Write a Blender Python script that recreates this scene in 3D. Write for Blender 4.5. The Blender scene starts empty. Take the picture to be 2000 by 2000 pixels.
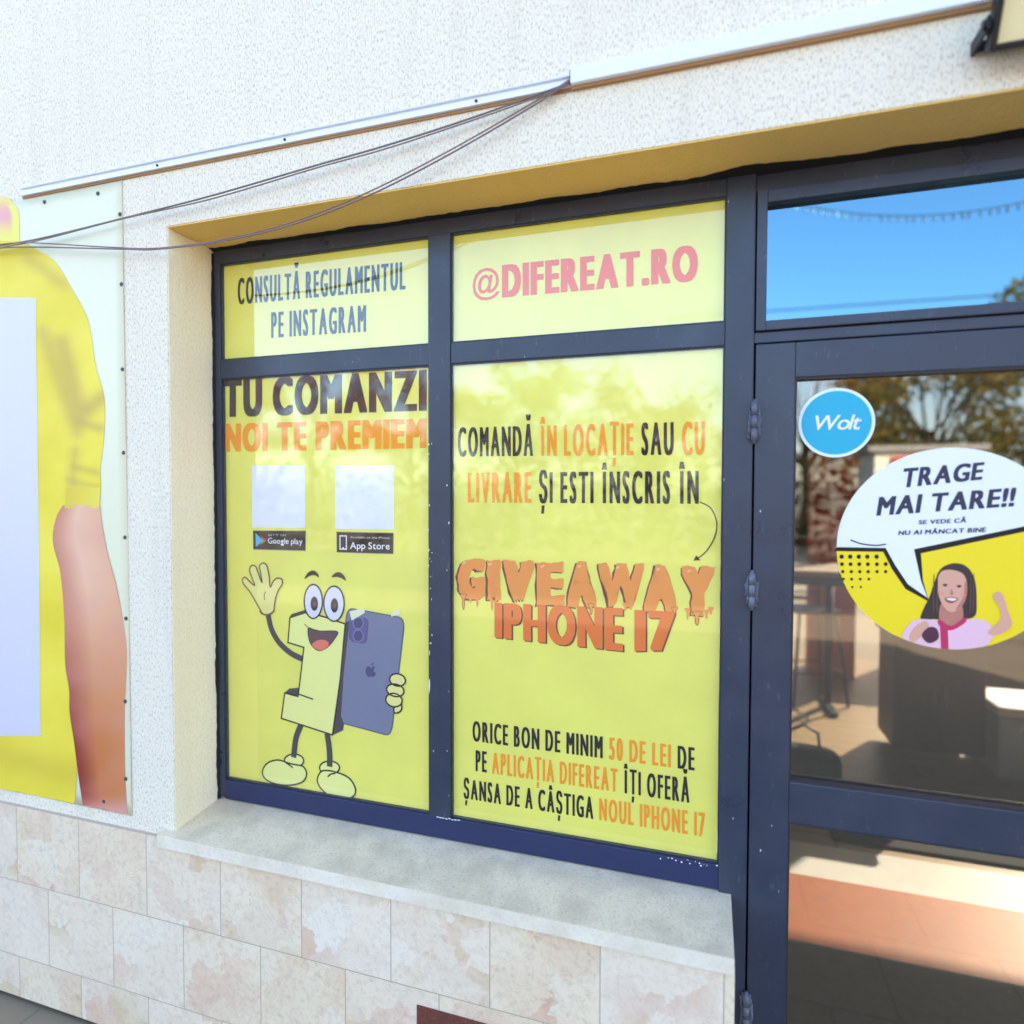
import bpy, bmesh, math, random
from mathutils import Vector, Matrix, noise
from mathutils.geometry import tessellate_polygon, delaunay_2d_cdt
random.seed(11)
S = bpy.context.scene
COL = S.collection
R = math.radians

# ------------------------------------------------------------------ camera
F = 1200.0                       # focal length in pixels of the 2000 px photograph
a = Vector((-3821, -45, F)).normalized()
dn = Vector((-110, (110*3821+F*F)/45, F)).normalized()
AX = -a; AZ = -dn; AY = AZ.cross(AX)
if AY.z < 0: AY = -AY
CAM = Vector((0, -1.38, 1.62))
def ray(px, py):                 # photo pixel -> world direction (x along wall, y into wall, z up)
    v = Vector((px-1000, py-1000, F))
    return Vector((AX.dot(v), AY.dot(v), AZ.dot(v)))
def at(px, py, y):               # point of the vertical plane Y=y (used to measure real sizes)
    r = ray(px, py); t = (y-CAM.y)/r.y
    return CAM + r*t
def on_floor(px, py, z=0.0):
    r = ray(px, py); t = (z-CAM.z)/r.z
    return CAM + r*t
cd = bpy.data.cameras.new('camera'); cam = bpy.data.objects.new('camera', cd); COL.objects.link(cam)
right = Vector((AX.x, AY.x, AZ.x)); up = -Vector((AX.y, AY.y, AZ.y)); fw = Vector((AX.z, AY.z, AZ.z))
M = Matrix((right, up, -fw)).transposed().to_4x4(); M.translation = CAM
cam.matrix_world = M
cd.sensor_width = 36; cd.sensor_height = 36; cd.sensor_fit = 'HORIZONTAL'; cd.lens = 36*F/2000
cd.clip_start = 0.02; cd.clip_end = 500
cd.dof.use_dof = True; cd.dof.focus_distance = 1.66; cd.dof.aperture_fstop = 1.1
S.camera = cam

# ------------------------------------------------------------------ world and sun
SUN_EL = 26.0; SUN_AZ = 35.0      # sun stands behind the building, slightly to the right
w = bpy.data.worlds.new('World'); S.world = w; w.use_nodes = True
nt = w.node_tree; bg = nt.nodes['Background']
sk = nt.nodes.new('ShaderNodeTexSky'); sk.sky_type = 'NISHITA'; sk.sun_disc = False
sk.sun_elevation = R(SUN_EL); sk.sun_rotation = R(SUN_AZ)
sk.air_density = 1.0; sk.dust_density = 1.6; sk.ozone_density = 1.0
nt.links.new(sk.outputs[0], bg.inputs[0]); bg.inputs[1].default_value = 0.15
sd = bpy.data.lights.new('sun', 'SUN'); sd.energy = 4.5; sd.angle = R(0.5); sd.color = (1.0, 0.93, 0.82)
sun = bpy.data.objects.new('sun', sd); COL.objects.link(sun)
sdir = Vector((math.sin(R(SUN_AZ))*math.cos(R(SUN_EL)), math.cos(R(SUN_AZ))*math.cos(R(SUN_EL)), math.sin(R(SUN_EL))))
sun.rotation_euler = sdir.to_track_quat('Z', 'Y').to_euler()
S.view_settings.view_transform = 'Standard'; S.view_settings.look = 'None'
S.view_settings.gamma = 1; S.view_settings.exposure = 2.5

# ------------------------------------------------------------------ materials
def lin(c):
    return tuple(((v/255)/12.92 if v/255 <= .04045 else ((v/255+.055)/1.055)**2.4) for v in c)+(1,)
MATS = {}
def mat(name, rgb, rough=.5, metal=0, spec=.5, coat=0):
    if name in MATS: return MATS[name]
    m = bpy.data.materials.new(name); m.use_nodes = True; b = m.node_tree.nodes['Principled BSDF']
    b.inputs['Base Color'].default_value = lin(rgb); b.inputs['Roughness'].default_value = rough
    b.inputs['Metallic'].default_value = metal; b.inputs['Specular IOR Level'].default_value = spec
    b.inputs['Coat Weight'].default_value = coat
    MATS[name] = m; return m
class N:                                   # tiny node helper
    def __init__(s, m): s.t = m.node_tree; s.b = s.t.nodes.get('Principled BSDF')
    def n(s, ty, **k):
        x = s.t.nodes.new(ty)
        for a_, v in k.items():
            if a_.startswith('i_'): x.inputs[int(a_[2:]) if a_[2:].isdigit() else a_[2:].replace('_', ' ')].default_value = v
            else: setattr(x, a_, v)
        return x
    def l(s, a_, b_): s.t.links.new(a_, b_)
    def ramp(s, fac, stops):
        r = s.n('ShaderNodeValToRGB'); e = r.color_ramp.elements
        while len(e) < len(stops): e.new(.5)
        for el, (p, c) in zip(e, stops): el.position = p; el.color = c if len(c) == 4 else tuple(c)+(1,)
        s.l(fac, r.inputs[0]); return r.outputs[0]
    def coords(s, scale=(1, 1, 1), rot=(0, 0, 0), loc=(0, 0, 0)):
        g = s.n('ShaderNodeNewGeometry'); mp = s.n('ShaderNodeMapping')
        mp.inputs['Scale'].default_value = scale; mp.inputs['Rotation'].default_value = rot; mp.inputs['Location'].default_value = loc
        s.l(g.outputs['Position'], mp.inputs[0]); return mp.outputs[0]
    def noise(s, vec, scale, detail=4, rough=.5, dist=0):
        x = s.n('ShaderNodeTexNoise'); x.inputs['Scale'].default_value = scale; x.inputs['Detail'].default_value = detail
        x.inputs['Roughness'].default_value = rough; x.inputs['Distortion'].default_value = dist
        s.l(vec, x.inputs['Vector']); return x.outputs[0]
    def mix(s, fac, c1, c2, blend='MIX'):
        x = s.n('ShaderNodeMix', data_type='RGBA', blend_type=blend)
        for sock, v in ((x.inputs[0], fac), (x.inputs[6], c1), (x.inputs[7], c2)):
            if hasattr(v, 'links'): s.l(v, sock)
            else: sock.default_value = v
        return x.outputs[2]
    def bump(s, h, strength, dist, prev=None):
        x = s.n('ShaderNodeBump'); x.inputs['Strength'].default_value = strength; x.inputs['Distance'].default_value = dist
        s.l(h, x.inputs['Height'])
        if prev: s.l(prev, x.inputs['Normal'])
        s.l(x.outputs[0], s.b.inputs['Normal']); return x.outputs[0]
G = lambda v: (v, v, v, 1)

def stucco(name, c_hi, c_lo, stain=None, strength=.9):
    m = mat(name, (200, 200, 200), .92, spec=.15); h = N(m)
    v = h.coords((1, 1, .45)); n1 = h.noise(v, 230, 6, .7); n2 = h.noise(h.coords((1, 1, .3)), 60, 4, .6)
    big = h.noise(h.coords(), 2.2, 4)
    pits = h.ramp(n1, [(.36, G(0)), (.50, G(1))])
    c = h.mix(pits, lin(c_lo), lin(c_hi))
    c = h.mix(h.ramp(big, [(.35, G(0)), (.75, G(.35))]), c, lin(stain or c_lo))
    st = h.noise(h.coords((5, 5, .35)), 2.5, 5, .6)
    c = h.mix(h.ramp(st, [(.52, G(0)), (.75, G(.22))]), c, lin(c_lo))
    h.l(c, h.b.inputs['Base Color'])
    b = h.bump(n1, strength, .004); h.bump(n2, strength*.7, .006, b)
    return m
WALL = stucco('white_stucco', (254, 242, 222), (196, 184, 166), (242, 229, 208))
WARM_LIT = stucco('warm_lit_stucco', (255, 240, 212), (236, 214, 180), (246, 228, 194), .6)  # cream colour carries the warmer light on the reveals
BOUNCE_TINT = stucco('bounce_tinted_stucco', (255, 214, 132), (248, 196, 106), (252, 206, 120), .6)  # ochre colour carries the warm ground bounce on the soffit

def tile_mat():
    m = mat('breccia_tile', (220, 205, 190), .32, spec=.4); h = N(m)
    g = h.n('ShaderNodeNewGeometry'); sx = h.n('ShaderNodeSeparateXYZ'); h.l(g.outputs['Position'], sx.inputs[0])
    cb = h.n('ShaderNodeCombineXYZ')
    ax = h.n('ShaderNodeMath', operation='ADD', i_1=6.0+.2667*4-.05+.0003); h.l(sx.outputs[0], ax.inputs[0])
    az = h.n('ShaderNodeMath', operation='SUBTRACT', i_1=.378-.245*4); h.l(sx.outputs[2], az.inputs[0])
    h.l(ax.outputs[0], cb.inputs[0]); h.l(az.outputs[0], cb.inputs[1])
    br = h.n('ShaderNodeTexBrick'); br.offset = .5; br.squash = 1
    br.inputs['Scale'].default_value = 1; br.inputs['Mortar Size'].default_value = .0013; br.inputs['Mortar Smooth'].default_value = .3
    br.inputs['Brick Width'].default_value = .2667; br.inputs['Row Height'].default_value = .245
    br.inputs['Color1'].default_value = G(0); br.inputs['Color2'].default_value = G(1); br.inputs['Mortar'].default_value = G(.5)
    h.l(cb.outputs[0], br.inputs['Vector'])
    # every tile is cut from another place of the block
    off = h.n('ShaderNodeVectorMath', operation='MULTIPLY_ADD'); h.l(br.outputs['Color'], off.inputs[0]); off.inputs[1].default_value = (3.7, 5.1, 9.3); h.l(cb.outputs[0], off.inputs[2])
    vec = off.outputs[0]
    n0 = h.noise(vec, 5, 5, .6, .6)
    vo = h.n('ShaderNodeTexVoronoi', feature='F1'); vo.inputs['Scale'].default_value = 8
    dv = h.n('ShaderNodeVectorMath', operation='MULTIPLY_ADD')
    nn = h.n('ShaderNodeTexNoise'); nn.inputs['Scale'].default_value = 16; nn.inputs['Detail'].default_value = 4; h.l(vec, nn.inputs['Vector'])
    h.l(nn.outputs[1], dv.inputs[0]); dv.inputs[1].default_value = (.14, .14, .14); h.l(vec, dv.inputs[2]); h.l(dv.outputs[0], vo.inputs['Vector'])
    sc = h.n('ShaderNodeSeparateColor'); h.l(vo.outputs['Color'], sc.inputs[0])
    pick = h.ramp(sc.outputs[0], [(0, lin((246, 226, 202))), (.40, lin((236, 212, 188))), (.55, lin((230, 202, 178))), (.70, lin((246, 236, 218))), (.85, lin((222, 172, 148))), (1, lin((214, 186, 142)))])
    c = h.mix(h.ramp(n0, [(.34, G(0)), (.62, G(.7))]), lin((246, 228, 204)), pick)
    fine = h.noise(vec, 60, 6, .7)
    c = h.mix(h.ramp(fine, [(.3, G(.35)), (.52, G(0))]), c, lin((190, 160, 140)))
    vein = h.noise(vec, 9, 8, .6, 1.4)
    c = h.mix(h.ramp(vein, [(.49, G(0)), (.5, G(.22)), (.51, G(0))]), c, lin((176, 130, 110)))
    ti = h.mix(.12, c, br.outputs['Color'], 'OVERLAY')
    c = h.mix(br.outputs['Fac'], ti, lin((182, 160, 138)))
    h.l(c, h.b.inputs['Base Color'])
    inv = h.n('ShaderNodeMath', operation='SUBTRACT', i_0=1.0); h.l(br.outputs['Fac'], inv.inputs[1])
    b = h.bump(inv.outputs[0], .5, .002); h.bump(fine, .08, .001, b)
    return m
TILE = tile_mat()

def speck(name, base, dark, light, scale, rough=.6, bump=.2, amount=.5):
    m = mat(name, base, rough); h = N(m); v = h.coords()
    n1 = h.noise(v, scale, 6, .75); n2 = h.noise(v, scale*.07, 4)
    c = h.mix(h.ramp(n1, [(.32, G(amount)), (.47, G(0))]), lin(base), lin(dark))
    c = h.mix(h.ramp(n1, [(.55, G(0)), (.7, G(amount))]), c, lin(light))
    c = h.mix(h.ramp(n2, [(.35, G(.4)), (.6, G(0))]), c, lin(dark))
    h.l(c, h.b.inputs['Base Color']); h.bump(n1, bump, .002); return m
SILL = speck('grey_terrazzo', (234, 214, 186), (172, 154, 134), (250, 238, 218), 150, .75, .5, .7)
SILLEDGE = speck('worn_sill_edge', (244, 232, 212), (206, 184, 154), (250, 244, 232), 120, .7, .4)
GRANITE = speck('red_granite', (120, 62, 48), (70, 34, 30), (170, 110, 92), 140, .7, .5, .8)

def frame_mat():
    m = mat('blue_grey_frame_paint', (62, 68, 88), .34, spec=.5); h = N(m); v = h.coords()
    n1 = h.noise(v, 7, 5, .6); n2 = h.noise(h.coords((1, 1, .35)), 55, 6, .7)
    c = h.mix(h.ramp(n1, [(.35, G(0)), (.7, G(.6))]), lin((48, 55, 74)), lin((62, 66, 82)))
    c = h.mix(h.ramp(n2, [(.60, G(0)), (.72, G(.35))]), c, lin((118, 120, 134)))
    vo = h.n('ShaderNodeTexVoronoi', feature='F1'); vo.inputs['Scale'].default_value = 34; h.l(h.coords((1, 1, .45)), vo.inputs['Vector'])
    ch = h.n('ShaderNodeMath', operation='MULTIPLY'); h.l(h.ramp(vo.outputs['Distance'], [(.035, G(1)), (.06, G(0))]), ch.inputs[0])
    h.l(h.ramp(h.noise(v, 9, 3), [(.53, G(0)), (.6, G(1))]), ch.inputs[1])
    c = h.mix(ch.outputs[0], c, lin((205, 205, 215)))
    h.l(c, h.b.inputs['Base Color']); h.l(h.ramp(n1, [(.3, G(.24)), (.7, G(.5))]), h.b.inputs['Roughness'])
    h.bump(n2, .08, .001); return m
FRAME = frame_mat()
NAVY = mat('navy_bottom_rail_paint', (36, 44, 84), .4)
SEAL = mat('black_sealant', (22, 20, 20), .8)
HINGE = speck('worn_steel', (104, 108, 124), (70, 72, 88), (160, 162, 172), 160, .4, .4)
WHITEPL = mat('white_pvc', (236, 238, 246), .35)
TAN = mat('tan_bounce_and_stain', (176, 134, 92), .8)  # tan for warm bounce light and stain along the channel edges
GREYC = mat('grey_cable', (112, 104, 104), .5)
BROWNC = mat('brown_cable', (134, 108, 96), .5)
BLACKM = mat('black_metal', (24, 24, 28), .4, .3)
CONC = mat('concrete', (150, 145, 138), .9)

def glass(name, refl, tint=(1, 1, 1, 1), rough=0.0, gt=(1, 1, 1, 1)):
    m = bpy.data.materials.new(name); m.use_nodes = True; t = m.node_tree; t.nodes.clear()
    o = t.nodes.new('ShaderNodeOutputMaterial'); mx = t.nodes.new('ShaderNodeMixShader')
    tr = t.nodes.new('ShaderNodeBsdfTransparent'); tr.inputs[0].default_value = tint
    gl = t.nodes.new('ShaderNodeBsdfGlossy'); gl.inputs['Roughness'].default_value = rough; gl.inputs[0].default_value = gt
    lw = t.nodes.new('ShaderNodeLayerWeight'); lw.inputs[0].default_value = .5
    ma = t.nodes.new('ShaderNodeMath'); ma.operation = 'MULTIPLY_ADD'; ma.inputs[1].default_value = .3; ma.inputs[2].default_value = refl
    t.links.new(lw.outputs['Facing'], ma.inputs[0])
    pw = t.nodes.new('ShaderNodeMath'); pw.operation = 'POWER'; pw.inputs[1].default_value = 4
    t.links.new(lw.outputs['Facing'], pw.inputs[0]); t.links.new(pw.outputs[0], ma.inputs[0])
    t.links.new(ma.outputs[0], mx.inputs[0]); t.links.new(tr.outputs[0], mx.inputs[1]); t.links.new(gl.outputs[0], mx.inputs[2])
    t.links.new(mx.outputs[0], o.inputs[0]); return m
GLASSW = glass('window_glass', .045)
GLASST = glass('transom_glass', .30, (.2, .2, .2, 1), 0.0, (.36, .74, 1, 1))
GLASSD = glass('door_glass', .13, (.60, .59, .54, 1))

def vinyl(name, rgb, var=.06):
    m = mat(name, rgb, .35, spec=.3); h = N(m)
    n1 = h.noise(h.coords(), 5, 4, .55); d = tuple(int(x*(1-var)) for x in rgb)
    c = h.mix(h.ramp(n1, [(.35, G(0)), (.65, G(1))]), lin(rgb), lin(d)); h.l(c, h.b.inputs['Base Color']); return m
YEL = vinyl('yellow_vinyl', (244, 236, 112), .03)
def ink(name, rgb): return mat(name, rgb, .45, spec=.3)
BLK = ink('black_ink', (26, 22, 26)); DKB = ink('dark_brown_ink', (52, 34, 40)); ORG = ink('orange_ink', (252, 156, 30)); RORG = ink('red_orange_ink', (238, 98, 34))
WHT = ink('white_ink', (236, 234, 240)); PALE = ink('pale_yellow_ink', (242, 238, 148)); GREYK = ink('charcoal_ink', (74, 66, 72))
def vcol(name, rough=.5):
    m = mat(name, (255, 255, 255), rough, spec=.25); h = N(m)
    at_ = h.n('ShaderNodeAttribute', attribute_name='Col'); h.l(at_.outputs['Color'], h.b.inputs['Base Color']); return m
PRINT = vcol('printed_photo_ink')

# ------------------------------------------------------------------ builders
def tag(o, label=None, cat=None, group=None, kind=None):
    if label: o['label'] = label
    if cat: o['category'] = cat
    if group: o['group'] = group
    if kind: o['kind'] = kind
    return o
def empty(name, loc=(0, 0, 0)):
    o = bpy.data.objects.new(name, None); o.empty_display_size = .05; o.location = loc; COL.objects.link(o); return o
def link(name, me, mats, parent=None, smooth=False):
    o = bpy.data.objects.new(name, me); COL.objects.link(o)
    for m in (mats if isinstance(mats, (list, tuple)) else [mats]): me.materials.append(m)
    if parent:
        o.parent = parent; p = Vector((0, 0, 0)); q = parent
        while q: p += q.location; q = q.parent
        me.transform(Matrix.Translation(-p))
    if smooth:
        for f in me.polygons: f.use_smooth = True
    return o
class MB:
    def __init__(s): s.bm = bmesh.new(); s.mi = 0
    def _m(s, fs):
        for f in fs: f.material_index = s.mi
    def box(s, x0, x1, y0, y1, z0, z1, bev=0, rot=None, piv=None):
        b = bmesh.new(); bmesh.ops.create_cube(b, size=1)
        for v in b.verts: v.co = Vector(((x0+x1)/2+v.co.x*(x1-x0), (y0+y1)/2+v.co.y*(y1-y0), (z0+z1)/2+v.co.z*(z1-z0)))
        if bev: bmesh.ops.bevel(b, geom=b.edges[:], offset=bev, segments=2, affect='EDGES', profile=.6)
        if rot: bmesh.ops.rotate(b, verts=b.verts, cent=piv or ((x0+x1)/2, (y0+y1)/2, (z0+z1)/2), matrix=rot)
        s.add(b); return s
    def add(s, b):
        me = bpy.data.meshes.new('t'); b.to_mesh(me); b.free(); n0 = len(s.bm.faces); s.bm.from_mesh(me); bpy.data.meshes.remove(me)
        s.bm.faces.ensure_lookup_table()
        s._m(s.bm.faces[n0:])
    def tube(s, pts, r, n=8, r1=None, cap=True):
        pts = [Vector(p) for p in pts]; rings = []; N_ = len(pts); prev = None
        for i, p in enumerate(pts):
            t = (pts[min(i+1, N_-1)]-pts[max(i-1, 0)]).normalized()
            u = (prev - t*prev.dot(t)) if prev else t.orthogonal()
            u.normalize(); prev = u; v = t.cross(u); rr = r if r1 is None else r+(r1-r)*i/(N_-1)
            rings.append([s.bm.verts.new(p+(u*math.cos(2*math.pi*k/n)+v*math.sin(2*math.pi*k/n))*rr) for k in range(n)])
        fs = []
        for A, B in zip(rings, rings[1:]):
            for k in range(n): fs.append(s.bm.faces.new((A[k], A[(k+1) % n], B[(k+1) % n], B[k])))
        if cap: fs += [s.bm.faces.new(rings[0][::-1]), s.bm.faces.new(rings[-1])]
        s._m(fs); return s
    def cyl(s, c, r, d0, d1, axis='y', n=24, r2=None):
        c = Vector(c); ax = {'x': Vector((1, 0, 0)), 'y': Vector((0, 1, 0)), 'z': Vector((0, 0, 1))}[axis]
        return s.tube([c+ax*d0, c+ax*d1], r, n, r2 if r2 is not None else r)
    def tri(s, verts, faces):
        vs = [s.bm.verts.new(v) for v in verts]; fs = []
        for f in faces:
            try: fs.append(s.bm.faces.new([vs[i] for i in f]))
            except ValueError: pass
        s._m(fs); return s
    def build(s, name, mats, parent=None, smooth=False, recalc=True):
        if recalc: bmesh.ops.recalc_face_normals(s.bm, faces=s.bm.faces)
        me = bpy.data.meshes.new(name); s.bm.to_mesh(me); s.bm.free(); return link(name, me, mats, parent, smooth)

# ---- flat graphics on a vertical sheet
def catmull(pts, closed=True, sub=6):
    out = []; n = len(pts)
    rng = range(n if closed else n-1)
    for i in rng:
        if closed: p0, p1, p2, p3 = pts[i-1], pts[i], pts[(i+1) % n], pts[(i+2) % n]
        else: p0, p1, p2, p3 = pts[max(i-1, 0)], pts[i], pts[i+1], pts[min(i+2, n-1)]
        for k in range(sub):
            t = k/sub; t2 = t*t; t3 = t2*t
            out.append(tuple(.5*((2*p1[j])+(-p0[j]+p2[j])*t+(2*p0[j]-5*p1[j]+4*p2[j]-p3[j])*t2+(-p0[j]+3*p1[j]-3*p2[j]+p3[j])*t3) for j in (0, 1)))
    if not closed: out.append(tuple(pts[-1]))
    return out
def ellipse(cx, cy, rx, ry, rot=0, n=36):
    c, s_ = math.cos(rot), math.sin(rot)
    return [(cx+rx*math.cos(t)*c-ry*math.sin(t)*s_, cy+rx*math.cos(t)*s_+ry*math.sin(t)*c) for t in [2*math.pi*i/n for i in range(n)]]
def fill2d(mb, loops, y):          # loops of (x,z)
    loops3 = [[Vector((p[0], p[1], 0)) for p in l] for l in loops]
    tr = tessellate_polygon(loops3); flat = [p for l in loops for p in l]
    faces = []
    for t in tr:
        A, B, C = (flat[i] for i in t)
        ar = (B[0]-A[0])*(C[1]-A[1])-(C[0]-A[0])*(B[1]-A[1])
        if abs(ar) < 1e-12: continue
        faces.append(t if ar > 0 else (t[0], t[2], t[1]))
    mb.tri([(p[0], y, p[1]) for p in flat], faces)
def ribbon(mb, pts, wd, y, closed=False):
    n = len(pts); L = []; Rr = []
    for i in range(n):
        p = Vector(pts[i])
        a_ = Vector(pts[i-1]) if (closed or i > 0) else None; b_ = Vector(pts[(i+1) % n]) if (closed or i < n-1) else None
        d1 = (p-a_).normalized() if a_ is not None and (p-a_).length > 1e-9 else None
        d2 = (b_-p).normalized() if b_ is not None and (b_-p).length > 1e-9 else None
        d1 = d1 or d2 or Vector((1, 0)); d2 = d2 or d1
        t = (d1+d2); t = t.normalized() if t.length > 1e-6 else d1
        nn = Vector((-t.y, t.x)); k = 1/max(.5, nn.dot(Vector((-d1.y, d1.x))))
        ww = (wd(i/(n-1)) if callable(wd) else wd)/2*k
        L.append(p+nn*ww); Rr.append(p-nn*ww)
    vs = [(q.x, y, q.y) for q in L]+[(q.x, y, q.y) for q in Rr]
    fs = [(i, n+i, n+(i+1) % n, (i+1) % n) for i in range(n if closed else n-1)]
    mb.tri(vs, fs)
class Frame2D:                     # zoomed crop of the photograph -> coordinates on the sheet at depth y
    def __init__(s, ox, oy, k, y): s.ox, s.oy, s.k, s.y = ox, oy, k, y
    def __call__(s, p): q = at(s.ox+p[0]*s.k, s.oy+p[1]*s.k, s.y); return (q.x, q.z)
    def px(s, n): q = s.k*(s.y-CAM.y)/1150.; return n*q
def shape(name, parent, FR, pts, layer, fill=None, stroke=None, wd=0, closed=True, smooth=True, raw=False, sub=6):
    P = pts if raw else (catmull(pts, closed, sub) if smooth else pts)
    Q = [FR(p) for p in P]; mb = MB(); ms = []
    if fill: mb.mi = 0; ms.append(fill); fill2d(mb, [Q], FR.y-layer*.0003)
    if stroke: mb.mi = len(ms); ms.append(stroke); ribbon(mb, Q, FR.px(wd), FR.y-layer*.0003-.00015, closed)
    return mb.build(name, ms, parent, recalc=False)

# ---- lettering: outlines of the built-in font, thickened by a union of shifted copies
GC = {}
def glyph(ch):
    if ch in GC: return GC[ch]
    cu = bpy.data.curves.new('g', 'FONT'); cu.body = ch; cu.resolution_u = 4
    o = bpy.data.objects.new('g', cu); COL.objects.link(o); dg = bpy.context.evaluated_depsgraph_get(); dg.update()
    me = bpy.data.meshes.new_from_object(o.evaluated_get(dg)); bm = bmesh.new(); bm.from_mesh(me)
    bmesh.ops.remove_doubles(bm, verts=bm.verts, dist=1e-4); bm.verts.index_update()
    r = ([(v.co.x, v.co.y) for v in bm.verts], [[v.index for v in f.verts] for f in bm.faces])
    bm.free(); bpy.data.objects.remove(o); bpy.data.meshes.remove(me); bpy.data.curves.remove(cu)
    GC[ch] = r; return r
CAPH = max(p[1] for p in glyph('H')[0])
BC = {}
def bold(ch, kx, wx, wy):
    key = (ch, kx, wx, wy)
    if key in BC: return BC[key]
    vs, fs = glyph(ch); V = []; Fc = []
    nx = 5 if wx > .03 else 3; ny = 1 if wy < .008 else 3
    for i in range(nx):
        for j in range(ny):
            dx = wx*(2*i/(nx-1)-1); dy = wy*(j-1) if ny > 1 else 0; k = len(V)
            V += [Vector((x/CAPH*kx+dx, y/CAPH+dy)) for x, y in vs]; Fc += [[a_+k for a_ in f] for f in fs]
    ov, oe, of, _v, _e, fo = delaunay_2d_cdt(V, [], Fc, 1, 1e-5); of = [f for f, src in zip(of, fo) if src]
    sc = 1+(2*wy if ny > 1 else 0); P = [(v.x, (v.y+(wy if ny > 1 else 0))/sc) for v in ov]
    T = []
    for f in of:
        A, B_, C = (P[i] for i in f[:3]); T.append(tuple(f) if (B_[0]-A[0])*(C[1]-A[1])-(C[0]-A[0])*(B_[1]-A[1]) > 0 else tuple(reversed(f)))
    BC[key] = (P, T); return BC[key]
def put(mb, P, T, y): mb.tri([(p[0], y, p[1]) for p in P], T)
STY = {'cond': (.35, .036, .006, .085, .22), 'impact': (.50, .060, .028, .045, .26), 'plain': (.9, .012, .01, .09, .35), 'comic': (.72, .05, .03, .07, .34), 'script': (.8, .03, .02, -.02, .3)}
def layout(text, sty):
    kx, wx, wy, gap, sp = STY[sty]; x = 0; res = []
    for ch in text:
        if ch == ' ': x += sp; continue
        P, T = bold(ch, kx, wx, wy); x0 = min(p[0] for p in P); x1 = max(p[0] for p in P)
        res.append((ch, [(p[0]-x0+x, p[1]) for p in P], T)); x += x1-x0+gap
    return res, x-gap
def text(parent, FR, segs, sty, L, Rr, layer=3, name='lettering', shear=0, warp=None, dy=0, label=None):
    """segs = [(string, material)...]; L=(x, ytop, ybottom), Rr=(x, ytop, ybottom) in crop pixels"""
    full = ''.join(s for s, _ in segs); mats = []; idx = []
    for s, m in segs:
        if m not in mats: mats.append(m)
        idx += [mats.index(m)]*len(s.replace(' ', ''))
    res, W = layout(full, sty)
    A = [FR((L[0], L[1])), FR((L[0], L[2])), FR((Rr[0], Rr[1])), FR((Rr[0], Rr[2]))]
    def mp(p):
        u = p[0]/W; v = p[1]; b = (A[1][0]+(A[3][0]-A[1][0])*u, A[1][1]+(A[3][1]-A[1][1])*u); t = (A[0][0]+(A[2][0]-A[0][0])*u, A[0][1]+(A[2][1]-A[0][1])*u)
        q = (b[0]+(t[0]-b[0])*v+shear*v*(t[1]-b[1]), b[1]+(t[1]-b[1])*v)
        return warp(q) if warp else q
    mbs = [MB() for _ in mats]
    for (ch, P, T), i in zip(res, idx): put(mbs[i], [mp(p) for p in P], T, FR.y-layer*.0003-dy)
    for mb, m in zip(mbs, mats):
        mb.build(name, [m], parent, recalc=False)

# ================================================================== SETTING
def ground_mat():
    m = mat('warm_paving', (150, 140, 126), .85); h = N(m); v = h.coords()
    n = h.noise(v, 12, 6, .6); c = h.mix(n, lin((138, 120, 98)), lin((152, 134, 110)))
    br = h.n('ShaderNodeTexBrick'); br.inputs['Scale'].default_value = 1; br.inputs['Brick Width'].default_value = .4; br.inputs['Row Height'].default_value = .4; br.inputs['Mortar Size'].default_value = .006
    h.l(v, br.inputs['Vector']); c = h.mix(br.outputs['Fac'], c, lin((132, 115, 94))); h.l(c, h.b.inputs['Base Color']); return m
g = MB(); g.box(-70, 70, -70, 70, -.3, -.02); tag(g.build('ground', ground_mat()), kind='structure')
g = MB(); g.box(-70, 70, -13.6, -7.6, -.0195, -.012); tag(g.build('road', speck('asphalt', (74, 74, 78), (54, 54, 58), (96, 94, 94), 60, .9)), kind='structure')

B = empty('shop_building', (0, 0, 0))
tag(B, 'white stucco shopfront with pale marble tile base and soffit tinted ochre for warm bounce light', 'building')
XL, XR, ZT, ZS = -1.456, 1.16, 2.372, .632       # opening: left, right, top, sill
YF = .167
wl = MB()
wl.box(-7, XL, 0, .3, .40, 3.4); wl.box(XL, XR, 0, .3, ZT, 3.4); wl.box(XR, 6, 0, .3, 0, 3.4)
wl.build('front_wall', WALL, B)
# side, rear walls (rear wall with a glazed door opening and a window band, shaped so sun lands on the floor), ceiling, roof
RY = 5.4
iw = MB()
iw.box(-7, -6.8, .3, RY, 0, 3.2); iw.box(5.8, 6, .3, RY, 0, 3.2)
iw.box(-7, -.2, RY, RY+.25, 0, 3.2); iw.box(-.2, 6, RY, RY+.25, 2.74, 3.2); iw.box(1.95, 6, RY, RY+.25, 0, .9); iw.box(5.6, 6, RY, RY+.25, .9, 2.74)
iw.build('inner_wall', mat('dark_interior_paint', (66, 54, 48), .9), B)
ce = MB(); ce.box(-6.8, 5.8, .3, RY, 2.75, 2.85); ce.build('ceiling', mat('dark_ceiling', (58, 56, 56), .9), B)
rf = MB(); rf.box(-7.1, 6.1, .0, RY+.3, 3.402, 3.5); rf.build('roof', CONC, B)
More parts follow.
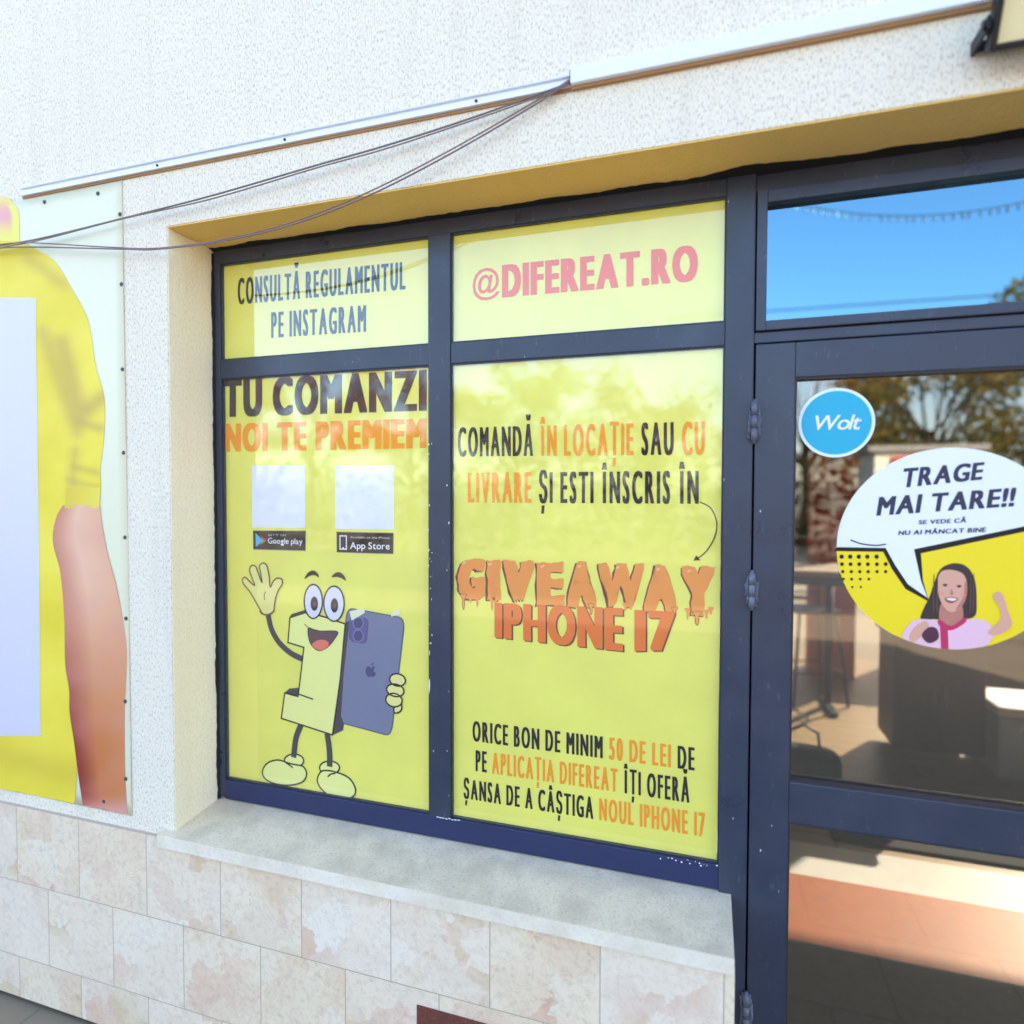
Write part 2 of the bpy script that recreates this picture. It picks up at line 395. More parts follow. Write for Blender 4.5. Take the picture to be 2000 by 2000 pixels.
# rear mullions
rm = MB()
for x in (-.2, .28, .78, 1.28, 1.88): rm.box(x, x+.05, RY+.05, RY+.12, 0, 2.74)
for z in (.55, 1.15): rm.box(-.2, 1.93, RY+.052, RY+.118, z, z+.04)
for x in (3.1, 4.4): rm.box(x, x+.05, RY+.05, RY+.12, .9, 2.74)
rm.build('rear_window_frame', BLACKM, B)
pl = speck('orange_brick', (224, 112, 62), (170, 74, 44), (236, 140, 88), 30, .9)
p0 = at(1590, 1010, 4.6); p1 = at(1645, 1010, 4.6)
bp = MB(); bp.box(p0.x, p1.x+.12, 4.6, 4.95, 0, 2.75); bp.build('brick_pillar', pl, B)
# plinth, sill
pt = MB(); pt.box(-7, XL-.03, -.012, .29, 0, .622); pt.box(XL-.03, .072, -.012, .15, 0, .602); pt.box(XL-.03, .072, .15, .29, 0, .601)
pt.build('tiled_plinth', TILE, B)
RG = MB(); c0 = at(814, 1960, -.015); RG.box(c0.x, c0.x+.52, -.016, -.0125, c0.z-.16, c0.z-.004, .001); RG.build('red_granite_tile', GRANITE, B)
sl = MB(); sx0, sx1 = XL-.035, .07
sl.tri([(sx0, -.026, .603), (sx1, -.026, .603), (sx1, .225, .603), (sx0, .225, .603), (sx0, -.026, .640), (sx1, -.026, .640), (sx1, .225, .664), (sx0, .225, .664)], [(3, 2, 1, 0), (0, 1, 5, 4), (1, 2, 6, 5), (2, 3, 7, 6), (3, 0, 4, 7), (4, 5, 6, 7)]); sl.build('window_sill', SILL, B)
se = MB(); se.box(XL-.035, .0705, -.0290, -.0262, .604, .639, .0008); se.build('sill_edge', SILLEDGE, B)
# reveals
so = MB(); so.box(XL, XR, .0015, YF+.04, ZT-.004, ZT-.0005); so.build('soffit', BOUNCE_TINT, B)
jl = MB(); jl.box(XL+.0005, XL+.004, .0015, YF+.04, ZS, ZT-.0045); jl.build('reveal', WARM_LIT, B)
jl = MB(); jl.box(XR-.004, XR-.0005, .0015, YF+.04, 0, ZT-.0045); jl.build('reveal', WARM_LIT, B)
# interior floor
fm = mat('oak_plank_floor', (190, 160, 112), .45); h = N(fm)
v = h.coords((1, 1, 1)); br = h.n('ShaderNodeTexBrick'); br.inputs['Scale'].default_value = 1; br.inputs['Brick Width'].default_value = 1.2; br.inputs['Row Height'].default_value = .14; br.inputs['Mortar Size'].default_value = .004
h.l(v, br.inputs['Vector']); gr = h.noise(h.coords((1, 9, 1)), 6, 5)
c = h.mix(gr, lin((176, 144, 96)), lin((144, 112, 68))); c = h.mix(br.outputs['Fac'], c, lin((80, 60, 40))); h.l(c, h.b.inputs['Base Color'])
fl = MB(); fl.box(-6.8, 5.8, 1.72, RY, -.019, .0); tag(fl.build('wood_floor', fm), kind='structure')
tf = MB(); tf.box(-6.8, 5.8, 1.02, 1.45, -.019, .0); tag(tf.build('terracotta_floor', speck('terracotta', (184, 92, 22), (128, 62, 18), (206, 124, 50), 22, .5, .1)), kind='structure')
wf = MB(); wf.box(-6.8, 5.8, 1.45, 1.72, -.019, .0); tag(wf.build('sun_patch_strip', speck('sun_patch_white', (232, 228, 222), (200, 194, 190), (244, 242, 238), 12, .4, .1, .3)), kind='structure')  # white band paints an overexposed sun patch into the floor
df = MB(); df.box(-6.8, 5.8, .0, 1.02, -.019, .0); tag(df.build('entrance_floor', speck('dark_pebble_floor', (72, 70, 62), (34, 36, 42), (120, 112, 90), 26, .7, .3, .8)), kind='structure')

# ---------------- shop window (frame + panes)
def z_(r): return r+1.62
W = MB()
Y0, Y1 = YF, YF+.05
W.box(XL+.005, -1.428, Y0, Y1, z_(-.951), ZT-.005, .002)
W.box(-.726, -.662, Y0-.002, Y1, z_(-.897), z_(.703), .003)
W.box(-1.428, .041, Y0, Y1, z_(.703), ZT-.005, .002)
W.box(-1.428, -.726, Y0+.001, Y1, z_(.353), z_(.410), .002); W.box(-.662, .041, Y0+.001, Y1, z_(.353), z_(.409), .002)
win = W.build('shop_window', FRAME, B)
br_ = MB(); br_.box(-1.428, .041, Y0-.001, Y1, z_(-.958), z_(-.897), .002); br_.build('bottom_rail', NAVY, win)
bead = MB()
for (x0, x1, za, zb) in ((-1.428, -.726, .410, .703), (-.662, .041, .409, .703), (-1.428, -.726, -.897, .353), (-.662, .041, -.897, .353)):
    za, zb = z_(za), z_(zb); t = .0035; ya, yb = YF+.004, YF+.02
    bead.box(x0, x0+t, ya, yb, za, zb); bead.box(x1-t, x1, ya, yb, za, zb); bead.box(x0+t, x1-t, ya, yb, za, za+t); bead.box(x0+t, x1-t, ya, yb, zb-t, zb)
bead.build('glazing_bead', mat('dark_gasket', (40, 46, 66), .5), win)
for (x0, x1, za, zb) in ((-1.428, -.726, .410, .703), (-.662, .041, .409, .703), (-1.428, -.726, -.897, .353), (-.662, .041, -.897, .353)):
    q = MB(); q.box(x0+.004, x1-.004, YF+.006, YF+.008, z_(za)+.004, z_(zb)-.004); q.build('window_pane', GLASSW, win)
# irregular sealant along the top and the left of the frame
sb = MB(); n = 260; vs = []
for i in range(n+1):
    x = XL+.004+(XR-XL-.01)*i/n
    wv = .012+.012*max(0, noise.noise(Vector((x*9, 0, 0)))+.3)+.005*noise.noise(Vector((x*45, 3, 0)))+(.02*math.exp(-((x-.12)/.09)**2))+.008*max(0, (x-.1))
    vs += [(x, YF-wv, ZT-.0046), (x, YF-wv*.35, ZT-.008), (x, YF+.006, ZT-.0125)]
sb.tri(vs, [f for i in range(n) for f in ((3*i, 3*i+1, 3*i+4, 3*i+3), (3*i+1, 3*i+2, 3*i+5, 3*i+4))])
vs = []; n = 200
for i in range(n+1):
    z = ZS+.004+(ZT-ZS-.02)*i/n
    wv = .007+.006*max(0, noise.noise(Vector((0, z*7, 5)))+.2)+.003*noise.noise(Vector((0, z*50, 5)))
    vs += [(XL+.0045, YF-wv, z), (XL+.0075, YF-wv*.3, z), (XL+.010, YF+.004, z)]
sb.tri(vs, [f for i in range(n) for f in ((3*i, 3*i+1, 3*i+4, 3*i+3), (3*i+1, 3*i+2, 3*i+5, 3*i+4))])
sb.build('sealant_bead', SEAL, win, True)
# white flecks of chipped paint where the rails meet
ch = MB(); rnd = random.Random(5)
def fleck(x, z, w_, hh, y):
    pts = [(x+w_*(.5+.4*rnd.random())*math.cos(t), z+hh*(.5+.4*rnd.random())*math.sin(t)) for t in [2*math.pi*k/7 for k in range(7)]]
    fill2d(ch, [pts], y)
for i in range(26): fleck(-.722+rnd.uniform(-.006, .006)+(.055 if i % 5 == 0 else 0), z_(rnd.uniform(-.88, .2)), rnd.uniform(.001, .003), rnd.uniform(.001, .006), YF-.0023)
for i in range(8): fleck(-.7+i*.009, z_(-.8985)+rnd.uniform(-.001, .002), .007, .0022, YF-.0023)
for i in range(14): fleck(-.03+rnd.uniform(-.07, .07), z_(-.9)+rnd.uniform(-.006, .004), rnd.uniform(.001, .004), rnd.uniform(.001, .004), YF-.0023)
fleck(-.7245, z_(-.53), .003, .03, YF-.0023); fleck(-.7235, z_(-.44), .002, .012, YF-.0023)
ch.build('paint_chips', mat('bare_white_primer', (226, 226, 232), .7), win, recalc=False)

# ---------------- door with transom
DX = 1.08
D = MB()
D.box(.041, .105, Y0-.003, Y1, 0, ZT-.005, .003)                 # hinge post
D.box(.105, DX, Y0+.004, Y1, z_(.703), ZT-.005, .002); D.box(DX, XR-.005, Y0-.003, Y1, 0, ZT-.005, .003)
D.box(.105, DX, Y0, Y1, z_(.353), z_(.378), .002)
D.box(.095, .125, Y1+.0005, Y1+.012, .03, z_(.36))  # strip added behind the hinge gap to stop light leaking through
door = D.build('entrance_door', FRAME, B)
T = MB(); T.box(.108, .130, Y0-.008, Y1, z_(.380), z_(.701), .002); T.box(1.05, DX-.003, Y0-.008, Y1, z_(.380), z_(.701), .002)
T.box(.130, 1.05, Y0-.008, Y1, z_(.380), z_(.402), .002); T.box(.130, 1.05, Y0-.006, Y1, z_(.672), z_(.701), .002)
tf_ = T.build('transom_frame', FRAME, door)
q = MB(); q.box(.128, 1.052, YF+.018, YF+.020, z_(.400), z_(.674)); q.build('transom_pane', GLASST, door)
Lf = MB(); yl = Y0-.006
Lf.box(.109, .194, yl, Y1, .03, z_(.349), .003); Lf.box(.99, 1.077, yl, Y1, .03, z_(.349), .003)
Lf.box(.194, .99, yl+.001, Y1, z_(.268), z_(.349), .003); Lf.box(.194, .99, yl+.001, Y1, z_(-.765), z_(-.668), .003); Lf.box(.194, .99, yl+.001, Y1, .03, .14, .003)
leaf = Lf.build('door_leaf', FRAME, door)
gk = MB(); t = .004
for za, zb in ((-.668, .268), (-1.48, -.765)):
    za, zb = z_(za), z_(zb); gk.box(.194, .194+t, yl+.004, Y1-.02, za, zb); gk.box(.99-t, .99, yl+.004, Y1-.02, za, zb); gk.box(.194+t, .99-t, yl+.004, Y1-.02, zb-t, zb); gk.box(.194+t, .99-t, yl+.004, Y1-.02, za, za+t)
gk.build('gasket', mat('brown_gasket', (52, 44, 50), .6), leaf)
q = MB(); q.box(.198, .986, YF+.014, YF+.016, z_(-.664), z_(.264)); q.build('upper_pane', GLASSD, door)
q = MB(); q.box(.198, .986, YF+.014, YF+.016, .144, z_(-.769)); q.build('lower_pane', GLASSD, door)
for (px, pt_, pb) in ((1460, 786, 862), (1457, 1118, 1186), (1460, 1940, 2010)):
    A_, B_ = at(px, pt_, YF-.01), at(px, pb, YF-.01); x = .107; hg = MB(); H_ = A_.z-B_.z; zc = B_.z
    for k in range(3):
        hg.cyl((x, YF-.013, 0), .0075, 0, 0.001)if False else hg.tube([(x, YF-.013, zc+H_*(k+.03)/3), (x, YF-.013, zc+H_*(k+.97)/3)], .0075, 14)
    hg.tube([(x, YF-.013, zc-.006), (x, YF-.013, zc+H_+.006)], .004, 10)
    for i in range(22):   # weld beads
        s_ = rnd.choice((-1, 1)); hg.tube([(x+s_*(.009+rnd.random()*.006), YF-.0078, zc+H_*rnd.uniform(.02, .98)), (x+s_*.008, YF-.0068, zc+H_*rnd.uniform(.02, .98))], .0022, 6)
    hg.build('hinge', HINGE, door, True)

# ================================================================== POSTERS behind the window glass
YS = YF+.0145
def sheet(name, label, cat, x0, x1, za, zb, group):
    e = empty(name, ((x0+x1)/2, YS, z_(za))); tag(e, label, cat, group)
    m = MB(); m.box(x0+.004, x1-.004, YS, YS+.0015, z_(za)+.004, z_(zb)-.004); m.build('sheet', YEL, e); return e
GP = 'yellow printed vinyl sheets in the window panes'
P1 = sheet('window_poster', 'small yellow vinyl reading CONSULTĂ REGULAMENTUL in the upper left pane', 'poster', -1.428, -.726, .410, .703, GP)
P2 = sheet('window_poster', 'small yellow vinyl with orange @DIFEREAT.RO in the upper right pane', 'poster', -.662, .041, .409, .703, GP)
P3 = sheet('window_poster', 'tall yellow vinyl with waving number one cartoon holding a phone', 'poster', -1.428, -.726, -.897, .353, GP)
P4 = sheet('window_poster', 'tall yellow vinyl with dripping orange GIVEAWAY lettering and curved arrow', 'poster', -.662, .041, -.897, .353, GP)
R3 = Frame2D(400, 420, .2588, YS); R4 = Frame2D(400, 860, .2588, YS); R5 = Frame2D(400, 1250, .2588, YS)
R6 = Frame2D(850, 360, .33644, YS); R7 = Frame2D(850, 780, .33644, YS); R8 = Frame2D(850, 1280, .33644, YS)
text(P1, R3, [('CONSULTĂ REGULAMENTUL', BLK)], 'cond', (250, 480, 675), (1515, 353, 560))
text(P1, R3, [('PE INSTAGRAM', BLK)], 'cond', (502, 735, 928), (1218, 680, 880))
text(P2, R6, [('DIFEREAT.RO', RORG)], 'impact', (388, 470, 658), (1525, 352, 560))
text(P2, R6, [('@', RORG)], 'plain', (218, 500, 640), (374, 490, 625))
text(P3, R3, [('TU COMANZI', DKB)], 'impact', (145, 1245, 1525), (1676, 1168, 1476))
text(P3, R3, [('NOI TE PREMIEM', ORG)], 'impact', (152, 1576, 1787), (1672, 1536, 1758))
text(P4, R7, [('COMANDĂ ', BLK), ('ÎN LOCAȚIE ', ORG), ('SAU ', BLK), ('CU', ORG)], 'cond', (132, 165, 332), (1566, 128, 320))
text(P4, R7, [('LIVRARE ', ORG), ('ȘI ESTI ÎNSCRIS ÎN', BLK)], 'cond', (190, 427, 598), (1530, 415, 606))
text(P4, R8, [('ORICE BON DE MINIM ', BLK), ('50 DE LEI ', ORG), ('DE', BLK)], 'cond', (217, 380, 496), (1506, 535, 668))
text(P4, R8, [('PE ', BLK), ('APLICAȚIA DIFEREAT ', ORG), ('ÎȚI OFERĂ', BLK)], 'cond', (235, 550, 670), (1476, 715, 855))
text(P4, R8, [('ȘANSA DE A CÂȘTIGA ', BLK), ('NOUL IPHONE 17', ORG)], 'cond', (165, 716, 828), (1566, 915, 1053))
# curved arrow
ar = shape('arrow', P4, R7, [(1535, 595), (1600, 632), (1634, 715), (1622, 800), (1575, 880), (1522, 924)], 3, None, BLK, 6, closed=False)
shape('arrow_head', ar, R7, [(1498, 937), (1540, 934), (1516, 905)], 3, BLK, smooth=False)
# ---- melted GIVEAWAY lettering
CAR = mat('caramel_ink', (244, 150, 62), .45); CARD = mat('caramel_shadow_ink', (128, 58, 30), .45); CARL = mat('caramel_light_ink', (244, 196, 138), .45)
def melt(q, s=0):
    n1 = noise.noise(Vector((q[0]*55, q[1]*55, 1+s))); n2 = noise.noise(Vector((q[0]*55, q[1]*55, 9+s)))
    return (q[0]+n1*.0055, q[1]+n2*.0050)
def subdiv(loop, d):
    out = []
    for i in range(len(loop)):
        a_, b_ = Vector(loop[i]), Vector(loop[(i+1) % len(loop)]); k = max(1, int((b_-a_).length/d))
        out += [tuple(a_+(b_-a_)*j/k) for j in range(k)]
    return out
gw = empty('melted_lettering', P4.location); gw.parent = P4; gw.location = (0, 0, 0)
STY['melt'] = (.60, .105, .075, .05, .3)
for chh, x0, x1, yt, yb in (('G', 135, 290, 925, 1160), ('I', 303, 378, 932, 1165), ('V', 393, 578, 935, 1172), ('E', 590, 748, 945, 1195), ('A', 768, 935, 945, 1205), ('W', 948, 1212, 952, 1205), ('A', 1213, 1408, 962, 1232), ('Y', 1432, 1622, 972, 1255)):
    kx, wx, wy = (.62, .095, .07) if chh != 'W' else (.80, .078, .055)
    P, T = bold(chh, kx, wx, wy); u0 = min(p[0] for p in P); u1 = max(p[0] for p in P)
    bm = bmesh.new(); vs = [bm.verts.new((p[0], p[1], 0)) for p in P]
    for f in T:
        try: bm.faces.new([vs[i] for i in f])
        except ValueError: pass
    for _ in range(2):
        es = [e_ for e_ in bm.edges if e_.calc_length() > .09]
        if es: bmesh.ops.subdivide_edges(bm, edges=es, cuts=1, use_grid_fill=False)
    bmesh.ops.triangulate(bm, faces=bm.faces); bm.verts.index_update()
    P = [(v.co.x, v.co.y) for v in bm.verts]; T = [tuple(v.index for v in f.verts) for f in bm.faces]; bm.free()
    def mp(p, dx=0, dy_=0):
        return melt(R7((x0+dx+(p[0]-u0)/(u1-u0)*(x1-x0), yb+dy_-p[1]*(yb-yt))))
    for (dx, dy_, ly, mt, nm) in ((-11, 7, 2, CARD, 'letter_shadow'), (0, 0, 3, CAR, 'letter')):
        mb = MB(); put(mb, [mp(p, dx, dy_) for p in P], T, R7.y-ly*.0003)
        mb.build(nm, [mt], gw, recalc=False)
    if chh != 'V':
        xx = x0+(.22 if chh not in 'AW' else .42)*(x1-x0)
        shape('letter_shine', gw, R7, ellipse(xx, yt+24, 13, 6, -.5, 14), 4, CARL, raw=True)
    # drips
rn = random.Random(3)
for (dx, y0, ln) in ((165, 1150, 70), (205, 1150, 30), (245, 1150, 55), (330, 1170, 55), (350, 1165, 30), (700, 1195, 25), (905, 1205, 45), (1105, 1200, 30), (1135, 1200, 22), (1250, 1225, 20), (1390, 1225, 45), (1465, 1230, 50), (1520, 1250, 62), (1575, 1240, 36), (1600, 1225, 25)):
    wdt = 11 if dx != 1520 else 18
    shape('drip', gw, R7, [(dx-wdt*1.6, y0-18), (dx-wdt*.7, y0+6), (dx-wdt*.55, y0+ln*.7), (dx, y0+ln), (dx+wdt*.55, y0+ln*.7), (dx+wdt*.7, y0+6), (dx+wdt*1.6, y0-18)], 3.5, CAR, CARD if dx in (165, 905, 1520, 1390) else None, 3)
IPO = mat('deep_orange_ink', (236, 116, 38), .45); IPD = mat('brown_shadow_ink', (120, 58, 24), .45)
for segs, L_, R_ in (([('IPHONE')], (345, 1180, 1380), (1090, 1212, 1462)), ([('17')], (1157, 1222, 1462), (1392, 1232, 1455))):
    for (dx, dy_, ly, mt, nm) in ((9, 7, 3.6, IPD, 'letter_shadow'), (0, 0, 4.4, IPO, 'letter')):
        text(gw, R7, [(segs[0], mt)], 'impact', (L_[0]+dx, L_[1]+dy_, L_[2]+dy_), (R_[0]+dx, R_[1]+dy_, R_[2]+dy_), layer=ly, name='block_lettering')

# ---- plain white squares where codes are printed, dark store badges
for (x0, y0, x1, y1) in ((357, 188, 758, 658), (987, 188, 1428, 668)):
    shape('white_square', P3, R4, [(x0, y0), (x1, y0+2), (x1, y1+3), (x0, y1)], 2, WHT, smooth=False)
bd = shape('store_badge', P3, R4, [(366, 682), (762, 684), (760, 832), (368, 822)], 2, BLK, mat('badge_rim_ink', (120, 112, 112)), 5, smooth=False)
text(bd, R4, [('Google play', WHT)], 'plain', (478, 735, 778), (738, 742, 785), 3)
text(bd, R4, [('GET IT ON', mat('grey_ink', (190, 186, 190)))], 'plain', (478, 706, 722), (612, 708, 724), 3)
shape('play_mark', bd, R4, [(385, 700), (440, 755), (385, 806)], 3, mat('cyan_ink', (70, 180, 226)), smooth=False)
shape('play_mark', bd, R4, [(440, 755), (465, 752), (418, 715)], 3, mat('red_ink', (214, 60, 50)), smooth=False)
shape('play_mark', bd, R4, [(440, 757), (465, 756), (415, 790)], 3, mat('green_ink', (120, 190, 80)), smooth=False)
bd = shape('store_badge', P3, R4, [(996, 692), (1424, 700), (1422, 856), (998, 844)], 2, BLK, mat('badge_rim_ink', (120, 112, 112)), 5, smooth=False)
text(bd, R4, [('App Store', WHT)], 'plain', (1098, 768, 818), (1396, 772, 824), 3)
text(bd, R4, [('Available on the iPhone', mat('grey_ink', (190, 186, 190)))], 'plain', (1098, 722, 738), (1396, 728, 744), 3)
shape('phone_mark', bd, R4, [(1022, 720), (1070, 722), (1070, 822), (1022, 820)], 3, None, WHT, 9, smooth=False)
shape('phone_mark', bd, R4, ellipse(1046, 812, 6, 6), 3, WHT, raw=True)

# ---- the waving number one
fg = empty('cartoon_figure', P3.location); fg.parent = P3; fg.location = (0, 0, 0)
OUT = BLK; LW = 13
PHB = mat('slate_violet_ink', (122, 124, 150), .4); PHD = mat('dark_violet_ink', (72, 68, 112), .4); LAV = mat('lavender_white_ink', (226, 222, 240)); BROWN = mat('pupil_brown_ink', (92, 44, 52)); TONG = mat('tongue_ink', (232, 118, 96)); MOU = mat('mouth_ink', (96, 62, 72)); HAND = mat('hand_ink', (238, 228, 140))
def rnd_poly(pts, r=.18):
    out = []
    n = len(pts)
    for i in range(n):
        p, a_, b_ = Vector(pts[i]), Vector(pts[i-1]), Vector(pts[(i+1) % n])
        A_ = p+(a_-p)*r; B_ = p+(b_-p)*r
        for k in range(7): t = k/6; out.append(tuple((1-t)**2*A_+2*t*(1-t)*p+t*t*B_))
    return out
shape('arm', fg, R4, [(480, 1318), (505, 1425), (562, 1525), (650, 1605), (742, 1652)], 3, None, GREYK, 52, closed=False)
hd = shape('hand', fg, R4, [(440, 1308), (418, 1272), (385, 1215), (345, 1145), (296, 1085), (287, 1050), (308, 1034), (338, 1062), (378, 1094), (358, 1035), (340, 980), (355, 946), (385, 950), (405, 1000), (434, 1072), (424, 1000), (415, 950), (440, 926), (470, 945), (487, 1020), (497, 1105), (520, 1062), (550, 1040), (583, 1048), (586, 1085), (558, 1130), (537, 1190), (527, 1250), (520, 1290), (480, 1314)], 5, HAND, mat('brown_line_ink', (104, 64, 34)), 12)
shape('palm_line', hd, R4, [(462, 1140), (452, 1170), (455, 1205)], 6, None, OUT, 6, closed=False)
shape('wrist_line', hd, R4, [(415, 1286), (440, 1312), (490, 1318), (528, 1286)], 6, None, mat('brown_line_ink', (104, 64, 34)), 8, closed=False)
# phone behind the body
ph = shape('printed_phone', fg, R4, rnd_poly([(1072, 1262), (1512, 1342), (1408, 2232), (1012, 2126)], .11), 3, PHB, PHD, 9, raw=True)
cmq = shape('camera_module', ph, R4, rnd_poly([(1098, 1325), (1238, 1345), (1222, 1535), (1090, 1512)], .25), 4, mat('mid_violet_ink', (92, 86, 138)), PHD, 5, raw=True)
for cy in (1378, 1474):
    shape('lens', cmq, R4, ellipse(1160, cy, 38, 44), 5, PHD, mat('lens_rim_ink', (138, 130, 170)), 7, raw=True); 
shape('tape', ph, R4, [(1095, 1290), (1205, 1262), (1212, 1300), (1110, 1360)], 6, mat('tape_ink', (236, 232, 196)), smooth=False)
shape('tape', ph, R4, [(1405, 1310), (1468, 1272), (1478, 1310), (1410, 1330)], 6, mat('tape_ink', (236, 232, 196)), smooth=False)
ap = shape('fruit_mark', ph, R4, [(1257, 1716), (1240, 1704), (1220, 1715), (1216, 1745), (1228, 1778), (1243, 1786), (1257, 1780), (1272, 1786), (1287, 1772), (1294, 1756), (1278, 1745), (1278, 1724), (1290, 1712), (1275, 1704)], 5, PHD)
shape('fruit_leaf', ap, R4, [(1256, 1700), (1262, 1684), (1276, 1676), (1272, 1692)], 5, PHD)
# body of the 1
shape('body_side', fg, R4, [(1062, 1375), (1092, 1362), (1088, 1420), (1050, 1760), (1030, 2080), (1052, 2140), (1045, 2188), (966, 2224)], 4, GREYK, smooth=False)
shape('body_side', fg, R4, [(603, 1907), (640, 1872), (712, 1866), (705, 1925)], 4, GREYK, smooth=False)
bdy = shape('body', fg, R4, [(645, 1337), (760, 1300), (900, 1330), (1062, 1385), (1025, 1800), (966, 2222), (580, 2097), (606, 1905), (706, 1932), (732, 1720), (750, 1562), (630, 1525)], 5, PALE, OUT, LW, smooth=False)
shape('body_side', fg, R4, [(640, 1338), (655, 1312), (760, 1278), (764, 1296)], 5.6, GREYK, smooth=False)
shape('notch_line', bdy, R4, [(706, 1912), (820, 1953)], 6, None, OUT, 12, closed=False, smooth=False)
mo = shape('mouth', fg, R4, [(783, 1416), (830, 1430), (880, 1438), (1002, 1441), (985, 1495), (930, 1560), (870, 1587), (820, 1560), (788, 1500)], 6, MOU, OUT, 6)
shape('tongue', mo, R4, [(812, 1545), (855, 1508), (915, 1508), (940, 1540), (905, 1575), (865, 1583)], 7, TONG)
shape('smile_line', mo, R4, [(755, 1385), (790, 1415), (860, 1435)], 6.6, None, OUT, 6, closed=False)
for (cx, cy, rx, ry, pxx, pyy) in ((822, 1215, 68, 128, 830, 1232), (978, 1232, 76, 132, 982, 1245)):
    e = shape('eye', fg, R4, ellipse(cx, cy, rx, ry), 7, LAV, OUT, LW, raw=True)
    shape('pupil', e, R4, ellipse(pxx, pyy, 26, 52), 8, BLK, mat('pupil_rim_ink', (70, 44, 90)), 6, raw=True)
    shape('glint', e, R4, ellipse(pxx+2, pyy+8, 12, 22), 9, BROWN, raw=True)
shape('eyebrow', fg, R4, [(755, 1045), (780, 1000), (820, 982), (855, 1005), (862, 1034), (835, 1018), (800, 1020)], 6, DKB)
shape('eyebrow', fg, R4, [(960, 1032), (985, 1002), (1020, 995), (1052, 1020), (1066, 1058), (1035, 1040), (1000, 1030)], 6, mat('rust_ink', (92, 50, 36)))
# fingers round the phone
hh = shape('hand', fg, R5, [(1440, 500), (1480, 480), (1488, 520), (1465, 545), (1435, 548), (1428, 520)], 5, HAND, OUT, LW)
for (cx, cy, rx, ry) in ((1457, 300, 60, 46), (1440, 378, 66, 46), (1430, 452, 62, 50)):
    shape('finger', hh, R5, ellipse(cx, cy, rx, ry, .25), 6.5-cy/1000, HAND, OUT, LW, raw=True)
for pts in ([(728, 640), (690, 740), (672, 885)], [(925, 705), (942, 830), (945, 955)]):
    shape('leg', fg, R5, pts, 4, None, GREYK, 54, closed=False)
for (sp, cf, ln) in (([(600, 915), (540, 905), (472, 930), (437, 990), (458, 1045), (530, 1082), (640, 1094), (738, 1070), (770, 1010), (745, 955), (690, 940), (640, 930)], (675, 910, 73, 50), [(610, 920), (645, 945), (668, 962)]),
                     ([(880, 992), (851, 1055), (880, 1120), (960, 1182), (1060, 1198), (1125, 1175), (1138, 1120), (1095, 1045), (1020, 1005), (940, 985)], (943, 963, 75, 50), [(930, 1030), (955, 1010), (990, 1004)])):
    s_ = shape('shoe', fg, R5, sp, 4.5, PALE, OUT, LW)
    shape('shoe_cuff', s_, R5, ellipse(*cf), 3.6, PALE, OUT, LW, raw=True)
    shape('shoe_line', s_, R5, ln, 5.5, None, OUT, LW, closed=False)

# ================================================================== DOOR STICKERS (on the outside of the glass)
YD = YF+.0135
RW = Frame2D(1400, 650, .36232, YD); RT = Frame2D(1500, 700, .31056, YD)
def disc(parent, name, c, r, y, m, yb=None, n=96):
    mb = MB(); mb.cyl((c[0], 0, c[1]), r, y, (yb or y+.0006), 'y', n); return mb.build(name, [m], parent)
c = RW((643, 485)); rW = (RW((643, 298))[1]-RW((643, 672))[1])/2
K1 = empty('round_sticker', (c[0], YD, c[1])); tag(K1, 'small round cyan blue sticker with white rim and cursive white word', 'sticker', 'round stickers on the door glass')
disc(K1, 'sticker_rim', c, rW, YD, mat('white_vinyl', (226, 238, 250), .3)); disc(K1, 'sticker_face', c, rW*.915, YD-.0003, mat('cyan_vinyl', (2, 168, 204), .35), YD-.0001)
RWb = Frame2D(1400, 650, .36232, YD-.0003)
STY['round'] = (.66, .012, .008, -.01, .3)
text(K1, RWb, [('Wolt', WHT)], 'round', (508, 447, 524), (768, 440, 520), 1.2, shear=.28)

cT = RT((1138, 1198)); rT = (RT((1138, 566))[1]-RT((1138, 1834))[1])/2
K2 = empty('round_sticker', (cT[0], YD, cT[1])); tag(K2, 'large round sticker with white speech bubble and woman on yellow', 'sticker', 'round stickers on the door glass')
disc(K2, 'sticker_face', cT, rT, YD, mat('yellow_sticker', (246, 216, 22), .35))
RTb = Frame2D(1500, 700, .31056, YD-.0004)
c2d = lambda p: RTb(p)
def circ_pts(t0, t1, n, rr=1.0):  # points of the disc rim
    return [(cT[0]+rT*rr*math.cos(t0+(t1-t0)*i/n), cT[1]+rT*rr*math.sin(t0+(t1-t0)*i/n)) for i in range(n+1)]
def rimang(p): q = c2d(p); return math.atan2(q[1]-cT[1], q[0]-cT[0])
low = [(740, 1196), (800, 1310), (880, 1430), (1005, 1512), (955, 1400), (912, 1200)]
lc = [(415, 1188), (740, 1196)]
t_left = rimang((414, 1188)); t_right = rimang((1690, 1035))
if t_left < 0: t_left += 2*math.pi
def bubble(grow, y, m, nm):
    arc = circ_pts(t_right, t_left, 60, .999)
    tail = [c2d(p) for p in (([(740, 1192), (800, 1300), (880, 1420), (1002, 1505), (962, 1400), (918, 1200)]) if not grow else ([(725, 1216), (780, 1325), (865, 1450), (1012, 1530), (975, 1400), (962, 1226)]))]
    loop = arc+[c2d((415, 1186+grow))]+tail+[c2d((1640, 1050+grow*1.3))]
    mb = MB(); fill2d(mb, [loop], y); return mb.build(nm, [m], K2, recalc=False)
bubble(26, YD-.0003, BLK, 'bubble_outline'); bb = bubble(0, YD-.0006, mat('bubble_white', (236, 236, 248), .35), 'speech_bubble')
shape('bubble_line', bb, RTb, [(518, 1142), (590, 1166), (680, 1176), (742, 1168)], 2, None, BLK, lambda t: 9 if 0 else 8, closed=False) if False else shape('bubble_line', bb, RTb, [(518, 1142), (590, 1166), (680, 1176), (742, 1168)], 2, None, BLK, 7, closed=False)
